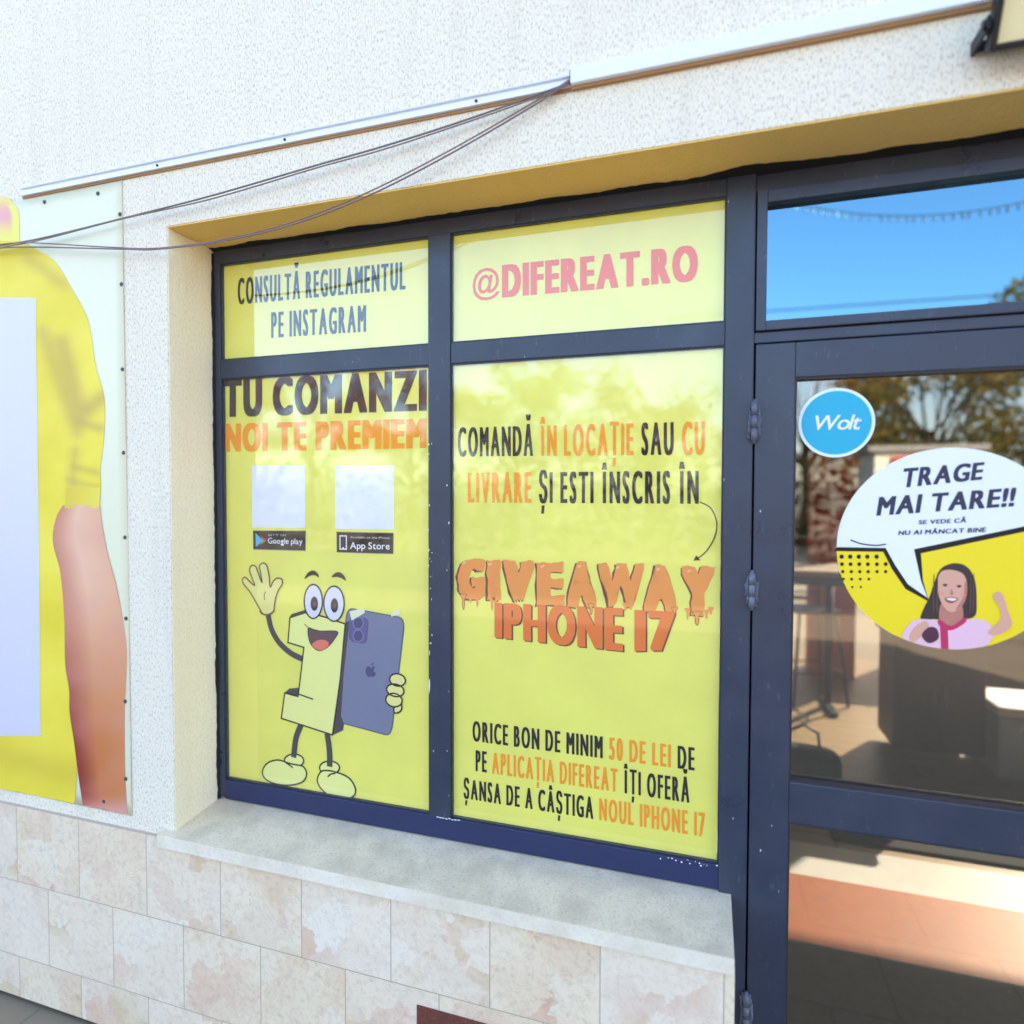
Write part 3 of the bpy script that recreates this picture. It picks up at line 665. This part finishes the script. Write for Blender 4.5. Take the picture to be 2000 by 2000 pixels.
for j, (yy, xs) in enumerate(((1247, (463, 517, 571, 625, 683)), (1294, (465, 519, 574, 628, 685, 740)), (1341, (470, 524, 577, 630, 686, 740)), (1388, (474, 526, 580, 634)), (1438, (530, 584)))):
    for x in xs: shape('halftone_dot', K2, RTb, ellipse(x, yy, 14-j*1.7, 14-j*1.7, n=12), .6, BLK, raw=True)
NVY = mat('navy_ink', (44, 46, 72))
text(bb, RTb, [('TRAGE', NVY)], 'comic', (835, 692, 815), (1345, 652, 762), 2, shear=.14)
text(bb, RTb, [('MAI TARE!!', NVY)], 'comic', (680, 872, 990), (1545, 812, 930), 2, shear=.14)
text(bb, RTb, [('SE VEDE CĂ', NVY)], 'comic', (945, 1018, 1044), (1245, 1004, 1032), 2, shear=.12)
text(bb, RTb, [('NU AI MÂNCAT BINE', NVY)], 'comic', (818, 1084, 1112), (1370, 1062, 1092), 2, shear=.12)
# printed woman
HAIR = mat('hair_ink', (58, 40, 44)); SKIN = mat('skin_ink', (222, 164, 140)); SKD = mat('skin_shade_ink', (190, 122, 106)); PINK = mat('pink_ink', (238, 190, 206)); MAG = mat('magenta_ink', (196, 40, 92))
wn = empty('printed_woman', K2.location); wn.parent = K2; wn.location = (0, 0, 0)
def clip(pts):  # keep inside the disc
    out = []
    for p in pts:
        q = Vector(c2d(p))-Vector(cT); 
        if q.length > rT*.998: q = q.normalized()*rT*.998
        out.append((q.x+cT[0], q.y+cT[1]))
    return out
def cshape(nm, pts, layer, m, smooth=True):
    mb = MB(); P = catmull(pts, True, 6) if smooth else pts; fill2d(mb, [clip(P)], RTb.y-layer*.0003); return mb.build(nm, [m], wn, recalc=False)
cshape('hair', [(1015, 1500), (1050, 1400), (1090, 1320), (1170, 1288), (1250, 1310), (1300, 1390), (1312, 1520), (1300, 1620), (1210, 1640), (1040, 1640), (960, 1640), (985, 1560)], 1, HAIR)
cshape('neck', [(1090, 1540), (1210, 1540), (1215, 1660), (1090, 1680)], 2, SKD)
cshape('shirt', [(880, 1680), (940, 1640), (1080, 1650), (1150, 1680), (1240, 1645), (1340, 1640), (1400, 1680), (1420, 1740), (1340, 1830), (1200, 1850), (1000, 1830), (850, 1760)], 2.6, PINK)
cshape('placket', [(1080, 1680), (1130, 1690), (1135, 1850), (1085, 1850)], 3.2, MAG, False)
cshape('collar', [(1075, 1640), (1150, 1680), (1235, 1630), (1240, 1660), (1150, 1710), (1075, 1680)], 3.4, MAG)
cshape('face', [(1065, 1400), (1090, 1340), (1160, 1330), (1230, 1360), (1252, 1440), (1235, 1530), (1180, 1590), (1120, 1580), (1075, 1500)], 4, SKIN)
cshape('eye', ellipse(1112, 1425, 15, 8), 5, HAIR, False); cshape('eye', ellipse(1200, 1432, 15, 8), 5, HAIR, False)
cshape('mouth', [(1110, 1508), (1150, 1500), (1195, 1512), (1160, 1538), (1125, 1532)], 5, mat('lip_ink', (170, 60, 66)))
cshape('teeth', [(1118, 1510), (1150, 1506), (1186, 1514), (1155, 1524)], 6, WHT); cshape('cheek', ellipse(1092, 1478, 15, 12), 5, mat('cheek_ink', (226, 150, 132)), False); cshape('cheek', ellipse(1222, 1486, 14, 12), 5, mat('cheek_ink', (226, 150, 132)), False); cshape('face_shade', [(1238, 1400), (1252, 1440), (1235, 1530), (1180, 1590), (1190, 1560), (1225, 1500)], 4.5, SKD)
for hx in (1040, 1062, 1272, 1290): cshape('hair_strand', [(hx, 1380), (hx+5, 1370), (hx+4, 1560), (hx-6, 1590)], 5, mat('hair_light_ink', (96, 68, 66)))
cshape('nose', [(1150, 1450), (1165, 1480), (1145, 1486)], 5, SKD)
cshape('forearm', [(890, 1740), (930, 1680), (990, 1650), (1010, 1690), (960, 1750), (900, 1790)], 4, SKIN); cshape('microphone', [(965, 1740), (1010, 1690), (1060, 1700), (1070, 1760), (1010, 1790)], 5, mat('plum_ink', (80, 36, 60)))
cshape('forearm', [(1420, 1480), (1450, 1465), (1480, 1500), (1505, 1580), (1530, 1680), (1440, 1740), (1380, 1720), (1460, 1640), (1450, 1560), (1415, 1510)], 4, SKIN)

# ================================================================== BANNER on the left
YB = -.006
RB = Frame2D(0, 300, .3623, YB)
tr_ = RB((655, 140)); br0 = RB((700, 3575))
xb1 = (tr_[0]+br0[0])/2; zt = tr_[1]; zb = br0[1]
BN = empty('banner', (-2.4, YB, zb)); tag(BN, 'pale vinyl banner printed with a person in a yellow T-shirt, eyeleted to the wall', 'banner')
m = mat('banner_vinyl', (232, 226, 196), .4)
mb = MB(); nx, nz = 60, 40; XB0 = -3.6; vs = []
def bwave(x, z): return -.0025-.0022*noise.noise(Vector((x*3, z*2.5, 4)))-.0012*noise.noise(Vector((x*11, z*7, 1)))
for j in range(nz+1):
    for i in range(nx+1):
        x = XB0+(xb1-XB0)*i/nx; z = zb+(zt-zb)*j/nz; vs.append((x, bwave(x, z), z))
mb.tri(vs, [(j*(nx+1)+i, j*(nx+1)+i+1, (j+1)*(nx+1)+i+1, (j+1)*(nx+1)+i) for j in range(nz) for i in range(nx)])
o = mb.build('banner_sheet', m, BN, True); so_ = o.modifiers.new('s', 'SOLIDIFY'); so_.thickness = .0008
def interp(tab, y):
    if y <= tab[0][0]: return tab[0][1]
    for (y0, x0), (y1, x1) in zip(tab, tab[1:]):
        if y <= y1:
            i = [q[0] for q in tab].index(y0); pa = tab[max(i-1, 0)]; pb = tab[min(i+2, len(tab)-1)]
            m0 = (x1-pa[1])/max(1e-6, y1-pa[0])*(y1-y0); m1 = (pb[1]-x0)/max(1e-6, pb[0]-y0)*(y1-y0); t = (y-y0)/(y1-y0)
            return (2*t**3-3*t*t+1)*x0+(t**3-2*t*t+t)*m0+(3*t*t-2*t**3)*x1+(t**3-t*t)*m1
    return tab[-1][1]
def strip(name, ltab, rtab, y0, y1, colf, layer, ny=90, nxx=26):
    vs, cs, fs = [], [], []
    for j in range(ny+1):
        y = y0+(y1-y0)*j/ny; xl, xr = interp(ltab, y), interp(rtab, y)
        for i in range(nxx+1):
            u = i/nxx; x = xl+(xr-xl)*u; q = RB((x, y)); zz = max(q[1], zb+.002)
            vs.append((q[0], bwave(q[0], zz)-.001-layer*.0006, zz)); cs.append(colf(u, x, y))
    for j in range(ny):
        for i in range(nxx):
            k = j*(nxx+1)+i; fs.append((k, k+nxx+1, k+nxx+2, k+1))
    me = bpy.data.meshes.new(name); me.from_pydata(vs, [], fs); ca = me.color_attributes.new('Col', 'FLOAT_COLOR', 'POINT')
    for i, c in enumerate(cs): ca.data[i].color = lin(c)
    return link(name, me, [PRINT], BN, True)
def mixc(a_, b_, t): t = max(0, min(1, t)); return tuple(a_[i]+(b_[i]-a_[i])*t for i in range(3))
nz_ = lambda x, y, s, o_=0: noise.noise(Vector((x*s, y*s, o_)))
LEFTX = -1500
right_edge = [(300, 60), (420, 90), (505, 175), (570, 280), (720, 378), (870, 460), (1000, 490), (1150, 512), (1300, 555), (1450, 560), (1600, 550), (1700, 536), (1790, 540), (1920, 530)]
body_edge = [(1885, 345), (1940, 308), (2080, 280), (2250, 320), (2500, 345), (2760, 350), (2900, 370), (3010, 372), (3200, 398), (3350, 410), (3600, 385)]
def shirt(u, x, y):
    c = (246, 224, 80)
    c = mixc(c, (226, 200, 40), .25+.6*nz_(x, y, .003)+.15*nz_(x, y, .012, 3))
    for (fx0, fy0, fx1, fy1, w_, d) in ((225, 960, 410, 1500, 42, .45), (330, 1020, 430, 1400, 50, .6), (430, 1450, 540, 1480, 30, .5), (400, 1690, 520, 1720, 22, .4), (360, 1760, 530, 1800, 20, .35), (480, 1370, 550, 1310, 44, .6), (150, 560, 330, 700, 40, .4), (400, 1600, 380, 1850, 30, .4)):
        dx, dy = fx1-fx0, fy1-fy0; t = max(0, min(1, ((x-fx0)*dx+(y-fy0)*dy)/(dx*dx+dy*dy))); dd = math.hypot(x-fx0-dx*t, y-fy0-dy*t)
        c = mixc(c, (176, 138, 84), d*math.exp(-(dd/w_)**2)*.75)
    if y > 2900: c = mixc(c, (206, 176, 60), .4*math.exp(-((y-3250-.25*x)/90)**2))
    return c
strip('printed_shirt', [(300, LEFTX), (4000, LEFTX)], right_edge, 470, 1905, shirt, 0, 120, 70)
strip('printed_shirt', [(300, LEFTX), (4000, LEFTX)], body_edge, 1905, 3640, shirt, 0, 120, 60)
strip('printed_neckline', [(230, LEFTX), (470, LEFTX)], [(225, 30), (300, 92), (470, 100)], 232, 470, lambda u, x, y: mixc((244, 232, 110), (238, 170, 170), math.exp(-((y-330)/75)**2) if x < 50 else 0), 0, 20, 60)
arm_l = [(1890, 338), (1960, 300), (2080, 282), (2240, 320), (2500, 345), (2760, 350), (2900, 372), (3010, 374), (3200, 400), (3350, 418), (3500, 440), (3600, 445)]
arm_r = [(1900, 535), (2000, 546), (2140, 572), (2330, 622), (2500, 655), (2680, 680), (2850, 676), (3000, 668), (3300, 670), (3600, 684)]
def armc(u, x, y):
    lo = mixc((204, 132, 108), (140, 50, 44), (y-2500)/800); mid = mixc((240, 190, 160), (204, 120, 70), (y-2300)/900); hi = mixc((234, 176, 142), (212, 134, 86), (y-2300)/900)
    c = mixc(lo, mid, u/.45) if u < .45 else mixc(mid, hi, (u-.45)/.55)
    c = mixc(c, (222, 150, 150), .25*(nz_(x, y, .008)+.3))
    if y > 3460: c = mixc(c, (222, 160, 150), (y-3460)/90)
    return c
strip('printed_arm', arm_l, arm_r, 1895, 3600, armc, 1, 120, 20)
strip('printed_sleeve_hem', [(1780, 360), (1830, 352), (1900, 345)], [(1780, 540), (1830, 536), (1930, 530)], 1800, 1912, lambda u, x, y: mixc((226, 196, 66), (240, 218, 84), u), 1, 10, 12)
strip('white_panel', [(300, LEFTX), (4000, LEFTX)], [(770, 188), (1300, 195), (2000, 205), (3150, 215)], 775, 3140, lambda u, x, y: mixc((224, 216, 228), (214, 208, 224), (y-775)/2400), 1, 60, 40)
# eyelets
for (x, y) in ((235, 258), (522, 212), (643, 325), (652, 703), (657, 1162), (663, 1612), (668, 2069), (674, 2507), (671, 2954), (675, 3372), (556, 3494)):
    q = RB((x, y)); e = MB(); y0 = bwave(q[0], q[1])-.0012
    e.tube([(q[0]+.0045*math.cos(t), y0, q[1]+.0045*math.sin(t)) for t in [2*math.pi*k/16 for k in range(17)]], .0016, 6, cap=False); e.cyl((q[0], 0, q[1]), .0032, y0-.001, y0+.001, 'y', 10)
    e.build('eyelet', mat('eyelet_metal', (92, 90, 92), .4, .6), BN, True)

# ================================================================== CABLE TRUNKING, CABLES, FLOODLIGHT
K = 2000/1932
def d_(x, y, yy=0): q = at(x*K, y*K, yy); return q
zc = (d_(240, 328).z+d_(1000, 171).z)/2
xA = d_(45, 355).x; xE = d_(1077, 155).x
TB = empty('cable_trunking', ((xA+xE)/2, 0, zc)); tag(TB, 'slim uncovered white cable channel running left to the banner corner', 'cable channel', 'white cable channels along the facade')
b = MB(); zt0, zt1 = zc-.012, zc+.012
b.box(xA, xE+.002, -.005, -.0005, zt0, zt1); b.box(xA, xE+.002, -.012, -.0052, zt0, zt0+.0022); b.box(xA, xE+.002, -.012, -.0052, zt1-.0022, zt1)
b.build('channel', WHITEPL, TB)
b = MB(); b.box(xA, xE, -.0045, -.0006, zt0-.006, zt0-.0003); b.box(xA, xE, -.0045, -.0006, zt1+.0003, zt1+.005); b.build('bounce_and_stain_edge', TAN, TB)  # lower strip paints warm bounce and stain; upper strip is a tan line
for x in (d_(540, 270).x, d_(900, 190).x, d_(300, 320).x):
    s_ = MB(); s_.cyl((x, 0, zc), .0035, -.0075, -.005, 'y', 12); s_.build('screw', BLACKM, TB)
TC = empty('cable_trunking', (1.2, 0, zc)); tag(TC, 'thicker covered white cable duct running right above the door', 'cable channel', 'white cable channels along the facade')
b = MB(); b.box(xE+.003, 3.4, -.022, -.0005, zc-.013, zc+.020, .002); b.build('duct', WHITEPL, TC)
b = MB(); b.box(xE+.004, 3.4, -.010, -.0006, zc-.019, zc-.0133); b.build('bounce_and_stain_edge', TAN, TC)  # tan strip paints warm bounce and stain under the duct
b = MB(); b.box(xE+.0012, xE+.0029, -.0195, -.006, zc-.0105, zc+.0175); b.build('duct_opening', BLACKM, TC)

def cable(pts, r, m, label, deep):
    P = catmull(pts, False, 10); Q = []
    n_ = len(P)
    for i, p in enumerate(P):
        t = i/(n_-1); y = -.014-deep*math.sin(min(1, t*1.6)*math.pi/2)
        q = at(p[0]*K, p[1]*K, y); Q.append(q)
    mb = MB(); d = (Q[-1]-Q[-2]).normalized(); Q.append(Q[-1]+d*.5); Q.append(Q[-1]+d*.8)
    mb.tube(Q, r, 8); o = mb.build('cable', m, None, True); tag(o, label, 'cable', 'loose cables hanging from the duct end'); return o
cable([(1076, 156), (960, 198), (850, 236), (720, 277), (600, 311), (400, 369), (235, 411), (80, 449), (0, 463)], .0022, GREYC, 'grey cable, upper strand of the nearly straight pair', .012)
cable([(1076, 159), (960, 203), (850, 241), (720, 283), (600, 316), (400, 375), (235, 412), (80, 452), (0, 467)], .0018, BROWNC, 'thin brown cable just under the straight grey one', .012)
cable([(1076, 150), (1000, 197), (850, 283), (700, 360), (560, 416), (430, 450), (300, 468), (200, 466), (60, 458), (0, 461)], .0018, BROWNC, 'brown cable, upper strand of the low sagging pair', .02)
cable([(1076, 153), (1000, 203), (850, 290), (700, 367), (560, 421), (430, 453), (300, 470), (235, 470), (60, 466), (0, 468)], .0021, mat('mauve_cable', (128, 104, 112), .5), 'mauve grey cable sagging lowest in front of the soffit', .02)

# floodlight
f0 = d_(1852, 60, -.05)
FLT = empty('floodlight', (f0.x+.13, -.05, f0.z)); tag(FLT, 'black framed LED floodlight with cream panel fixed above the door', 'floodlight')
rot = Matrix.Rotation(R(24), 3, 'X'); pv = (f0.x+.13, -.06, f0.z+.01)
fw_, fh_ = .30, .105
x0, x1 = f0.x+.008, f0.x+.008+fw_; z0, z1 = f0.z-.04, f0.z-.04+fh_
b = MB(); t = .011
b.box(x0, x0+t, -.085, -.055, z0, z1, .003, rot, pv); b.box(x1-t, x1, -.085, -.055, z0, z1, .003, rot, pv); b.box(x0+t, x1-t, -.0845, -.0555, z0, z0+t, .003, rot, pv); b.box(x0+t, x1-t, -.0845, -.0555, z1-t, z1, .003, rot, pv)
b.box(x0+.004, x1-.004, -.0555, -.046, z0+.004, z1-.004, .003, rot, pv); b.build('housing', BLACKM, FLT)
b = MB(); b.box(x0+t, x1-t, -.076, -.0735, z0+t, z1-t, 0, rot, pv); b.build('light_panel', mat('cream_diffuser', (238, 222, 170), .4), FLT)
b = MB(); b.box(x0-.008, x0-.003, -.075, -.0, f0.z-.012, f0.z+.012, .001); b.box(x1+.003, x1+.008, -.0745, -.0, f0.z-.012, f0.z+.012, .001); b.box(x0-.003, x1+.003, -.012, -.004, f0.z-.008, f0.z+.008); b.cyl((0, -.066, f0.z), .009, x0-.013, x0+.002, 'x', 12); b.build('bracket', BLACKM, FLT)

# ================================================================== INTERIOR FURNITURE
def add_local(e, mb, name, m, smooth=False):
    bmesh.ops.recalc_face_normals(mb.bm, faces=mb.bm.faces); me = bpy.data.meshes.new(name); mb.bm.to_mesh(me); mb.bm.free()
    o = bpy.data.objects.new(name, me); COL.objects.link(o); me.materials.append(m); o.parent = e
    if smooth:
        for f in me.polygons: f.use_smooth = True
    return o
def make_stool(loc, rz, label):
    e = empty('bar_stool', loc); e.rotation_euler.z = rz; tag(e, label, 'stool', 'black bar stools inside behind the door')
    s_ = MB(); s_.box(-.17, .17, -.17, .17, .70, .73, .012); add_local(e, s_, 'seat', BLACKM)
    for sx in (-1, 1):
        for sy in (-1, 1):
            l_ = MB(); l_.tube([(sx*.14, sy*.14, .70), (sx*.21, sy*.21, 0)], .012, 8); add_local(e, l_, 'leg', BLACKM, True)
    r_ = MB(); pts = [(sx*.185, sy*.185, .25) for sx, sy in ((-1, -1), (1, -1), (1, 1), (-1, 1), (-1, -1))]
    for p, q in zip(pts, pts[1:]): r_.tube([p, q], .008, 6)
    add_local(e, r_, 'footrest', BLACKM)
    k = MB()
    for sx in (-1, 1): k.tube([(sx*.15, .15, .72), (sx*.16, .18, .98)], .009, 6)
    for z in (.82, .90, .98): k.tube([(-.16, .15+.03*(z-.72)/.26, z), (0, .20+.03*(z-.72)/.26, z), (.16, .15+.03*(z-.72)/.26, z)], .008, 6)
    add_local(e, k, 'backrest', BLACKM); return e
s1 = on_floor(1655, 1388); tq = on_floor(1616, 1378)
make_stool((s1.x-.24, s1.y+.22, 0), .3, 'black metal bar stool standing nearer the middle of the door glass')
make_stool((s1.x-.85, s1.y+.35, 0), -.4, 'black metal bar stool half hidden by the door frame')
tbl = empty('bar_table', (tq.x-.5, tq.y, 0)); tag(tbl, 'tall dark table with pale top beside the bar stools', 'table')
k = MB(); k.box(-.75, .62, -.32, .32, 1.03, 1.07, .006); add_local(tbl, k, 'tabletop', mat('pale_wood', (190, 170, 150), .5)); k = MB(); k.box(-.7, .57, -.28, .28, .96, 1.028, .004); add_local(tbl, k, 'apron', BLACKM)
for sx in (-.6, .5):
    k = MB(); k.tube([(sx, 0, .03), (sx, 0, .96)], .03, 12); add_local(tbl, k, 'post', BLACKM, True); k = MB(); k.box(sx-.03, sx+.03, -.26, .26, 0, .03, .004); add_local(tbl, k, 'foot', BLACKM)
co = on_floor(1985, 1540); cl = empty('cool_box', (co.x+.25, co.y+.3, 0)); tag(cl, 'white and blue cool box on the floor at the right edge', 'cool box')
k = MB(); k.box(-.3, .3, -.2, .2, 0, .36, .02); add_local(cl, k, 'box', mat('pale_blue_plastic', (176, 204, 236), .4)); k = MB(); k.box(-.31, .31, -.21, .21, .362, .42, .02); add_local(cl, k, 'lid', mat('white_plastic', (236, 240, 246), .4)); k = MB(); k.tube([(-.2, -.215, .3), (-.2, -.25, .33), (.2, -.25, .33), (.2, -.215, .3)], .01, 8); add_local(cl, k, 'handle', WHITEPL)
mt = MB(); m0 = on_floor(1655, 1560); mt.box(m0.x-.15, m0.x+1.5, 1.78, 2.25, .001, .012, .003); tag(mt.build('floor_shadow_sheet', mat('shadow_charcoal', (46, 46, 44), .95)), 'dark rectangular sheet standing in for a shadow on the floor inside the door', 'shadow sheet')  # dark sheet stands in for a shadow on the sunlit floor
q0 = on_floor(1575, 1562); pf = empty('handbag', (q0.x, q0.y+.12, 0)); tag(pf, 'slouched black bag with a handle on the floor inside the door', 'bag')
k = MB(); b_ = bmesh.new(); bmesh.ops.create_icosphere(b_, subdivisions=3, radius=1)
for v_ in b_.verts:
    c_ = v_.co; c_.x = math.copysign(abs(c_.x)**.6, c_.x)*.19; c_.y = math.copysign(abs(c_.y)**.7, c_.y)*.09*(1.25-c_.z*.3); c_.z = (math.copysign(abs(c_.z)**.6, c_.z)+1)*.125+.01*noise.noise(c_*9)
k.add(b_); add_local(pf, k, 'body', mat('black_leather', (30, 30, 34), .5), True)
k = MB(); k.tube([(-.08, 0, .23), (-.07, 0, .32), (0, 0, .36), (.07, 0, .32), (.08, 0, .23)], .008, 8); add_local(pf, k, 'handle', BLACKM, True)
c0_ = on_floor(1800, 1500); sb_ = empty('stand_in_cabinet', (c0_.x+.12, c0_.y+.3, 0)); tag(sb_, 'dark brown cabinet below the large sticker, stand-in for a mirrored person', 'stand-in cabinet')  # cabinet added in place of a dark mirrored figure
k = MB(); k.box(-.24, .24, -.18, .18, .06, .74, .006); add_local(sb_, k, 'body', mat('stand_in_walnut', (70, 50, 38), .5)); k = MB(); k.box(-.26, .26, -.2, .2, .742, .77, .004); add_local(sb_, k, 'top', mat('stand_in_walnut_top', (58, 42, 34), .4))
for sx in (-1, 1):
    k = MB(); k.box(sx*.12-.105, sx*.12+.105, -.192, -.182, .09, .71, .003); dd = add_local(sb_, k, 'stand_in_cabinet_door', mat('stand_in_walnut', (70, 50, 38), .5)); k = MB(); k.box(sx*.03-.006, sx*.03+.006, -.21, -.193, .35, .47, .002); hh_ = add_local(dd, k, 'handle', HINGE)
# dark hedge added behind the building to block bright sky in the rear glazing
def leaf_mat(name, c1, c2, c3):
    m = mat(name, c1, .7, spec=.2); h = N(m); oi = h.n('ShaderNodeNewGeometry')
    c = h.ramp(oi.outputs['Random Per Island'], [(0, lin(c1)), (.5, lin(c2)), (1, lin(c3))]); h.l(c, h.b.inputs['Base Color']); return m
def leaves(mb, c, rad, n, sz, rn):
    for _ in range(n):
        while True:
            p = Vector((rn.uniform(-1, 1), rn.uniform(-1, 1), rn.uniform(-1, 1)))
            if .25 < p.length < 1: break
        p = Vector((p.x*rad[0], p.y*rad[1], p.z*rad[2]))+Vector(c); u = Vector((rn.gauss(0, 1), rn.gauss(0, 1), rn.gauss(0, 1))).normalized(); v_ = u.orthogonal().normalized(); s_ = sz*rn.uniform(.5, 1.3)
        mb.tri([p-u*s_, p+v_*s_*.5, p+u*s_, p-v_*s_*.5], [(0, 1, 2, 3)])
HG = MB(); rn = random.Random(8)
for i in range(26): leaves(HG, (-8+i*.95, 20+rn.uniform(-.3, .3), 2.7+rn.uniform(-.2, .3)), (.9, .5, 2.8), 420, .12, rn)
HG.box(-9, 18, 20.05, 20.5, 0, 5.2)  # solid core added to keep bright sky from showing through
hg = HG.build('hedge', leaf_mat('added_hedge_dark_leaf', (26, 38, 20), (40, 52, 26), (56, 50, 30)), None, recalc=False); tag(hg, 'dark tall hedge added behind the shop to block sky in its rear glazing', 'hedge')

# ================================================================== STREET SIDE (mirrored in the glass)
AUT = [leaf_mat('autumn_leaf', (150, 96, 34), (176, 122, 44), (116, 104, 42)), leaf_mat('olive_leaf', (110, 106, 46), (136, 112, 48), (86, 86, 40)), leaf_mat('rust_leaf', (146, 76, 36), (112, 58, 32), (158, 100, 48))]
BARK = mat('bark', (78, 64, 54), .9)
def tree(x, y, hh, cr, lm, dens, label, seed):
    rn = random.Random(seed); e = empty('tree', (x, y, 0)); tag(e, label, 'tree', 'autumn trees across the street')
    t = MB(); t.tube([(0, 0, 0), (.08, .05, hh*.3), (0, 0, hh*.62)], .16, 9, .08); crown = MB()
    for i in range(26):
        a_ = rn.uniform(0, 6.28); z0 = hh*rn.uniform(.3, .6); rr = cr*rn.uniform(.4, 1); z1 = hh*rn.uniform(.5, .98)
        m_ = (math.cos(a_)*rr*.5, math.sin(a_)*rr*.5, z0+(z1-z0)*.6); en = (math.cos(a_)*rr, math.sin(a_)*rr, z1); t.tube([(0, 0, z0), m_, en], .05, 5, .012)
        for _ in range(5): t.tube([m_ if rn.random() < .5 else en, (en[0]+rn.uniform(-.5, .5), en[1]+rn.uniform(-.5, .5), en[2]+rn.uniform(-.1, .6))], .016, 4, .005)
        if dens: leaves(crown, en, (.75, .75, .6), int(dens*rn.uniform(.3, 1.4)), .09, rn)
    add_local(e, t, 'trunk', BARK)
    if dens: add_local(e, crown, 'crown', lm)
    else: crown.bm.free()
tree(2.6, -17, 5.4, 1.9, AUT[0], 0, 'bare branched tree across the street mirrored in the door', 1)
tree(5.3, -16, 5.2, 2.2, AUT[1], 260, 'olive leaved tree across the street mirrored in the door', 2)
tree(8.2, -15.5, 6.9, 2.7, AUT[0], 420, 'dense golden brown tree mirrored at the door right side', 3)
tree(11.8, -16, 6.4, 2.8, AUT[2], 300, 'rust leaved tree at the far right of the street row', 4)
tree(-1.8, -19, 5.2, 2.4, AUT[2], 200, 'rust tree just left of the bare one across the street', 5)
tree(-7, -21, 6.2, 3.0, AUT[1], 330, 'olive tree across the street facing the shop window', 6)
tree(-12, -22, 6.8, 3.2, AUT[0], 330, 'golden tree across the street facing the banner', 7)
tree(-17, -22, 7.2, 3.4, AUT[2], 330, 'rust coloured tree second from the left across the street', 9)
tree(-23, -23, 7.6, 3.4, AUT[1], 300, 'tall olive tree farthest left across the street', 10)
HG = MB(); rn = random.Random(18)
for i in range(60): leaves(HG, (-32+i*.85, -14.6+rn.uniform(-.3, .3), 1.2+rn.uniform(-.2, .3)), (.8, .6, 1.5), 230, .12, rn)
hg = HG.build('hedge', leaf_mat('brown_hedge_leaf', (70, 52, 30), (52, 50, 28), (84, 56, 36)), None, recalc=False); tag(hg, 'long brown roadside hedge mirrored in the shop glass', 'hedge')
# hedge and kiosk across the street
kx = 4.2; ks = empty('kiosk', (kx, -13.2, 0)); tag(ks, 'small white kiosk with red sign across the street', 'kiosk')
k = MB(); k.box(-.9, .9, -.7, .7, 0, 2.5, .01); add_local(ks, k, 'wall', mat('kiosk_white', (226, 220, 200), .7)); k = MB(); k.box(-1.05, 1.05, -.85, .85, 2.502, 2.62, .01); add_local(ks, k, 'roof', CONC)
k = MB(); k.box(-.5, .5, .702, .74, .9, 1.7, .005); add_local(ks, k, 'window', mat('dark_glass', (30, 34, 40), .1)); k = MB(); k.box(-.6, .3, .702, .76, 2.02, 2.4, .005); add_local(ks, k, 'sign_board', mat('sign_red', (190, 40, 36), .5))
# string lights between two posts
def post(x, y, lab):
    e = empty('lamp_post', (x, y, 0)); tag(e, lab, 'post', 'posts carrying the string lights'); k = MB(); k.tube([(0, 0, 0), (0, 0, 4.2)], .045, 10, .03); add_local(e, k, 'pole', BLACKM, True); k = MB(); k.cyl((0, 0, 0), .12, 0, .03, 'z', 16); add_local(e, k, 'base_plate', BLACKM)
def mirrored(px, py, V):      # where a thing stands whose mirror image is seen at that pixel
    q = at(px, py, V); return Vector((q.x, 2*(YF+.018)-V, q.z))
PA, PB = mirrored(1462, 372, 6.2), mirrored(2170, 345, 6.2)
def post2(p, lab):
    e = empty('lamp_post', (p.x, p.y, 0)); tag(e, lab, 'post', 'posts carrying the string lights'); k = MB(); k.tube([(0, 0, 0), (0, 0, p.z+.05)], .03, 10, .022); add_local(e, k, 'pole', BLACKM, True); k = MB(); k.cyl((0, 0, 0), .1, 0, .03, 'z', 16); add_local(e, k, 'base_plate', BLACKM)
post2(PA, 'thin black post on the left end of the string lights'); post2(PB, 'thin black post on the right end of the string lights')
e = empty('string_lights', PA); tag(e, 'sagging string of small bulbs over the pavement mirrored in the transom', 'string lights')
cb = MB(); Q = [PA.lerp(PB, i/40)-PA+Vector((0, 0, -.33*4*(i/40)*(1-i/40))) for i in range(41)]; cb.tube(Q, .006, 5); add_local(e, cb, 'wire', BLACKM)
bm_ = MB(); rn = random.Random(4)
for i in range(1, 40):
    q = Q[i]; d_x = rn.uniform(-.02, .02); bm_.tube([q, q+Vector((d_x, 0, -.03)), q+Vector((d_x, 0, -.065))], .008, 6, .013)
add_local(e, bm_, 'bulbs', mat('bulb_dark', (60, 60, 70), .3))
k = MB(); A_, B_ = mirrored(1300, 622, 15), mirrored(2300, 552, 15); k.tube([A_.lerp(B_, i/10) for i in range(11)], .02, 6); tag(k.build('utility_wire', BLACKM), 'straight overhead wire across the street mirrored low in the transom', 'wire')
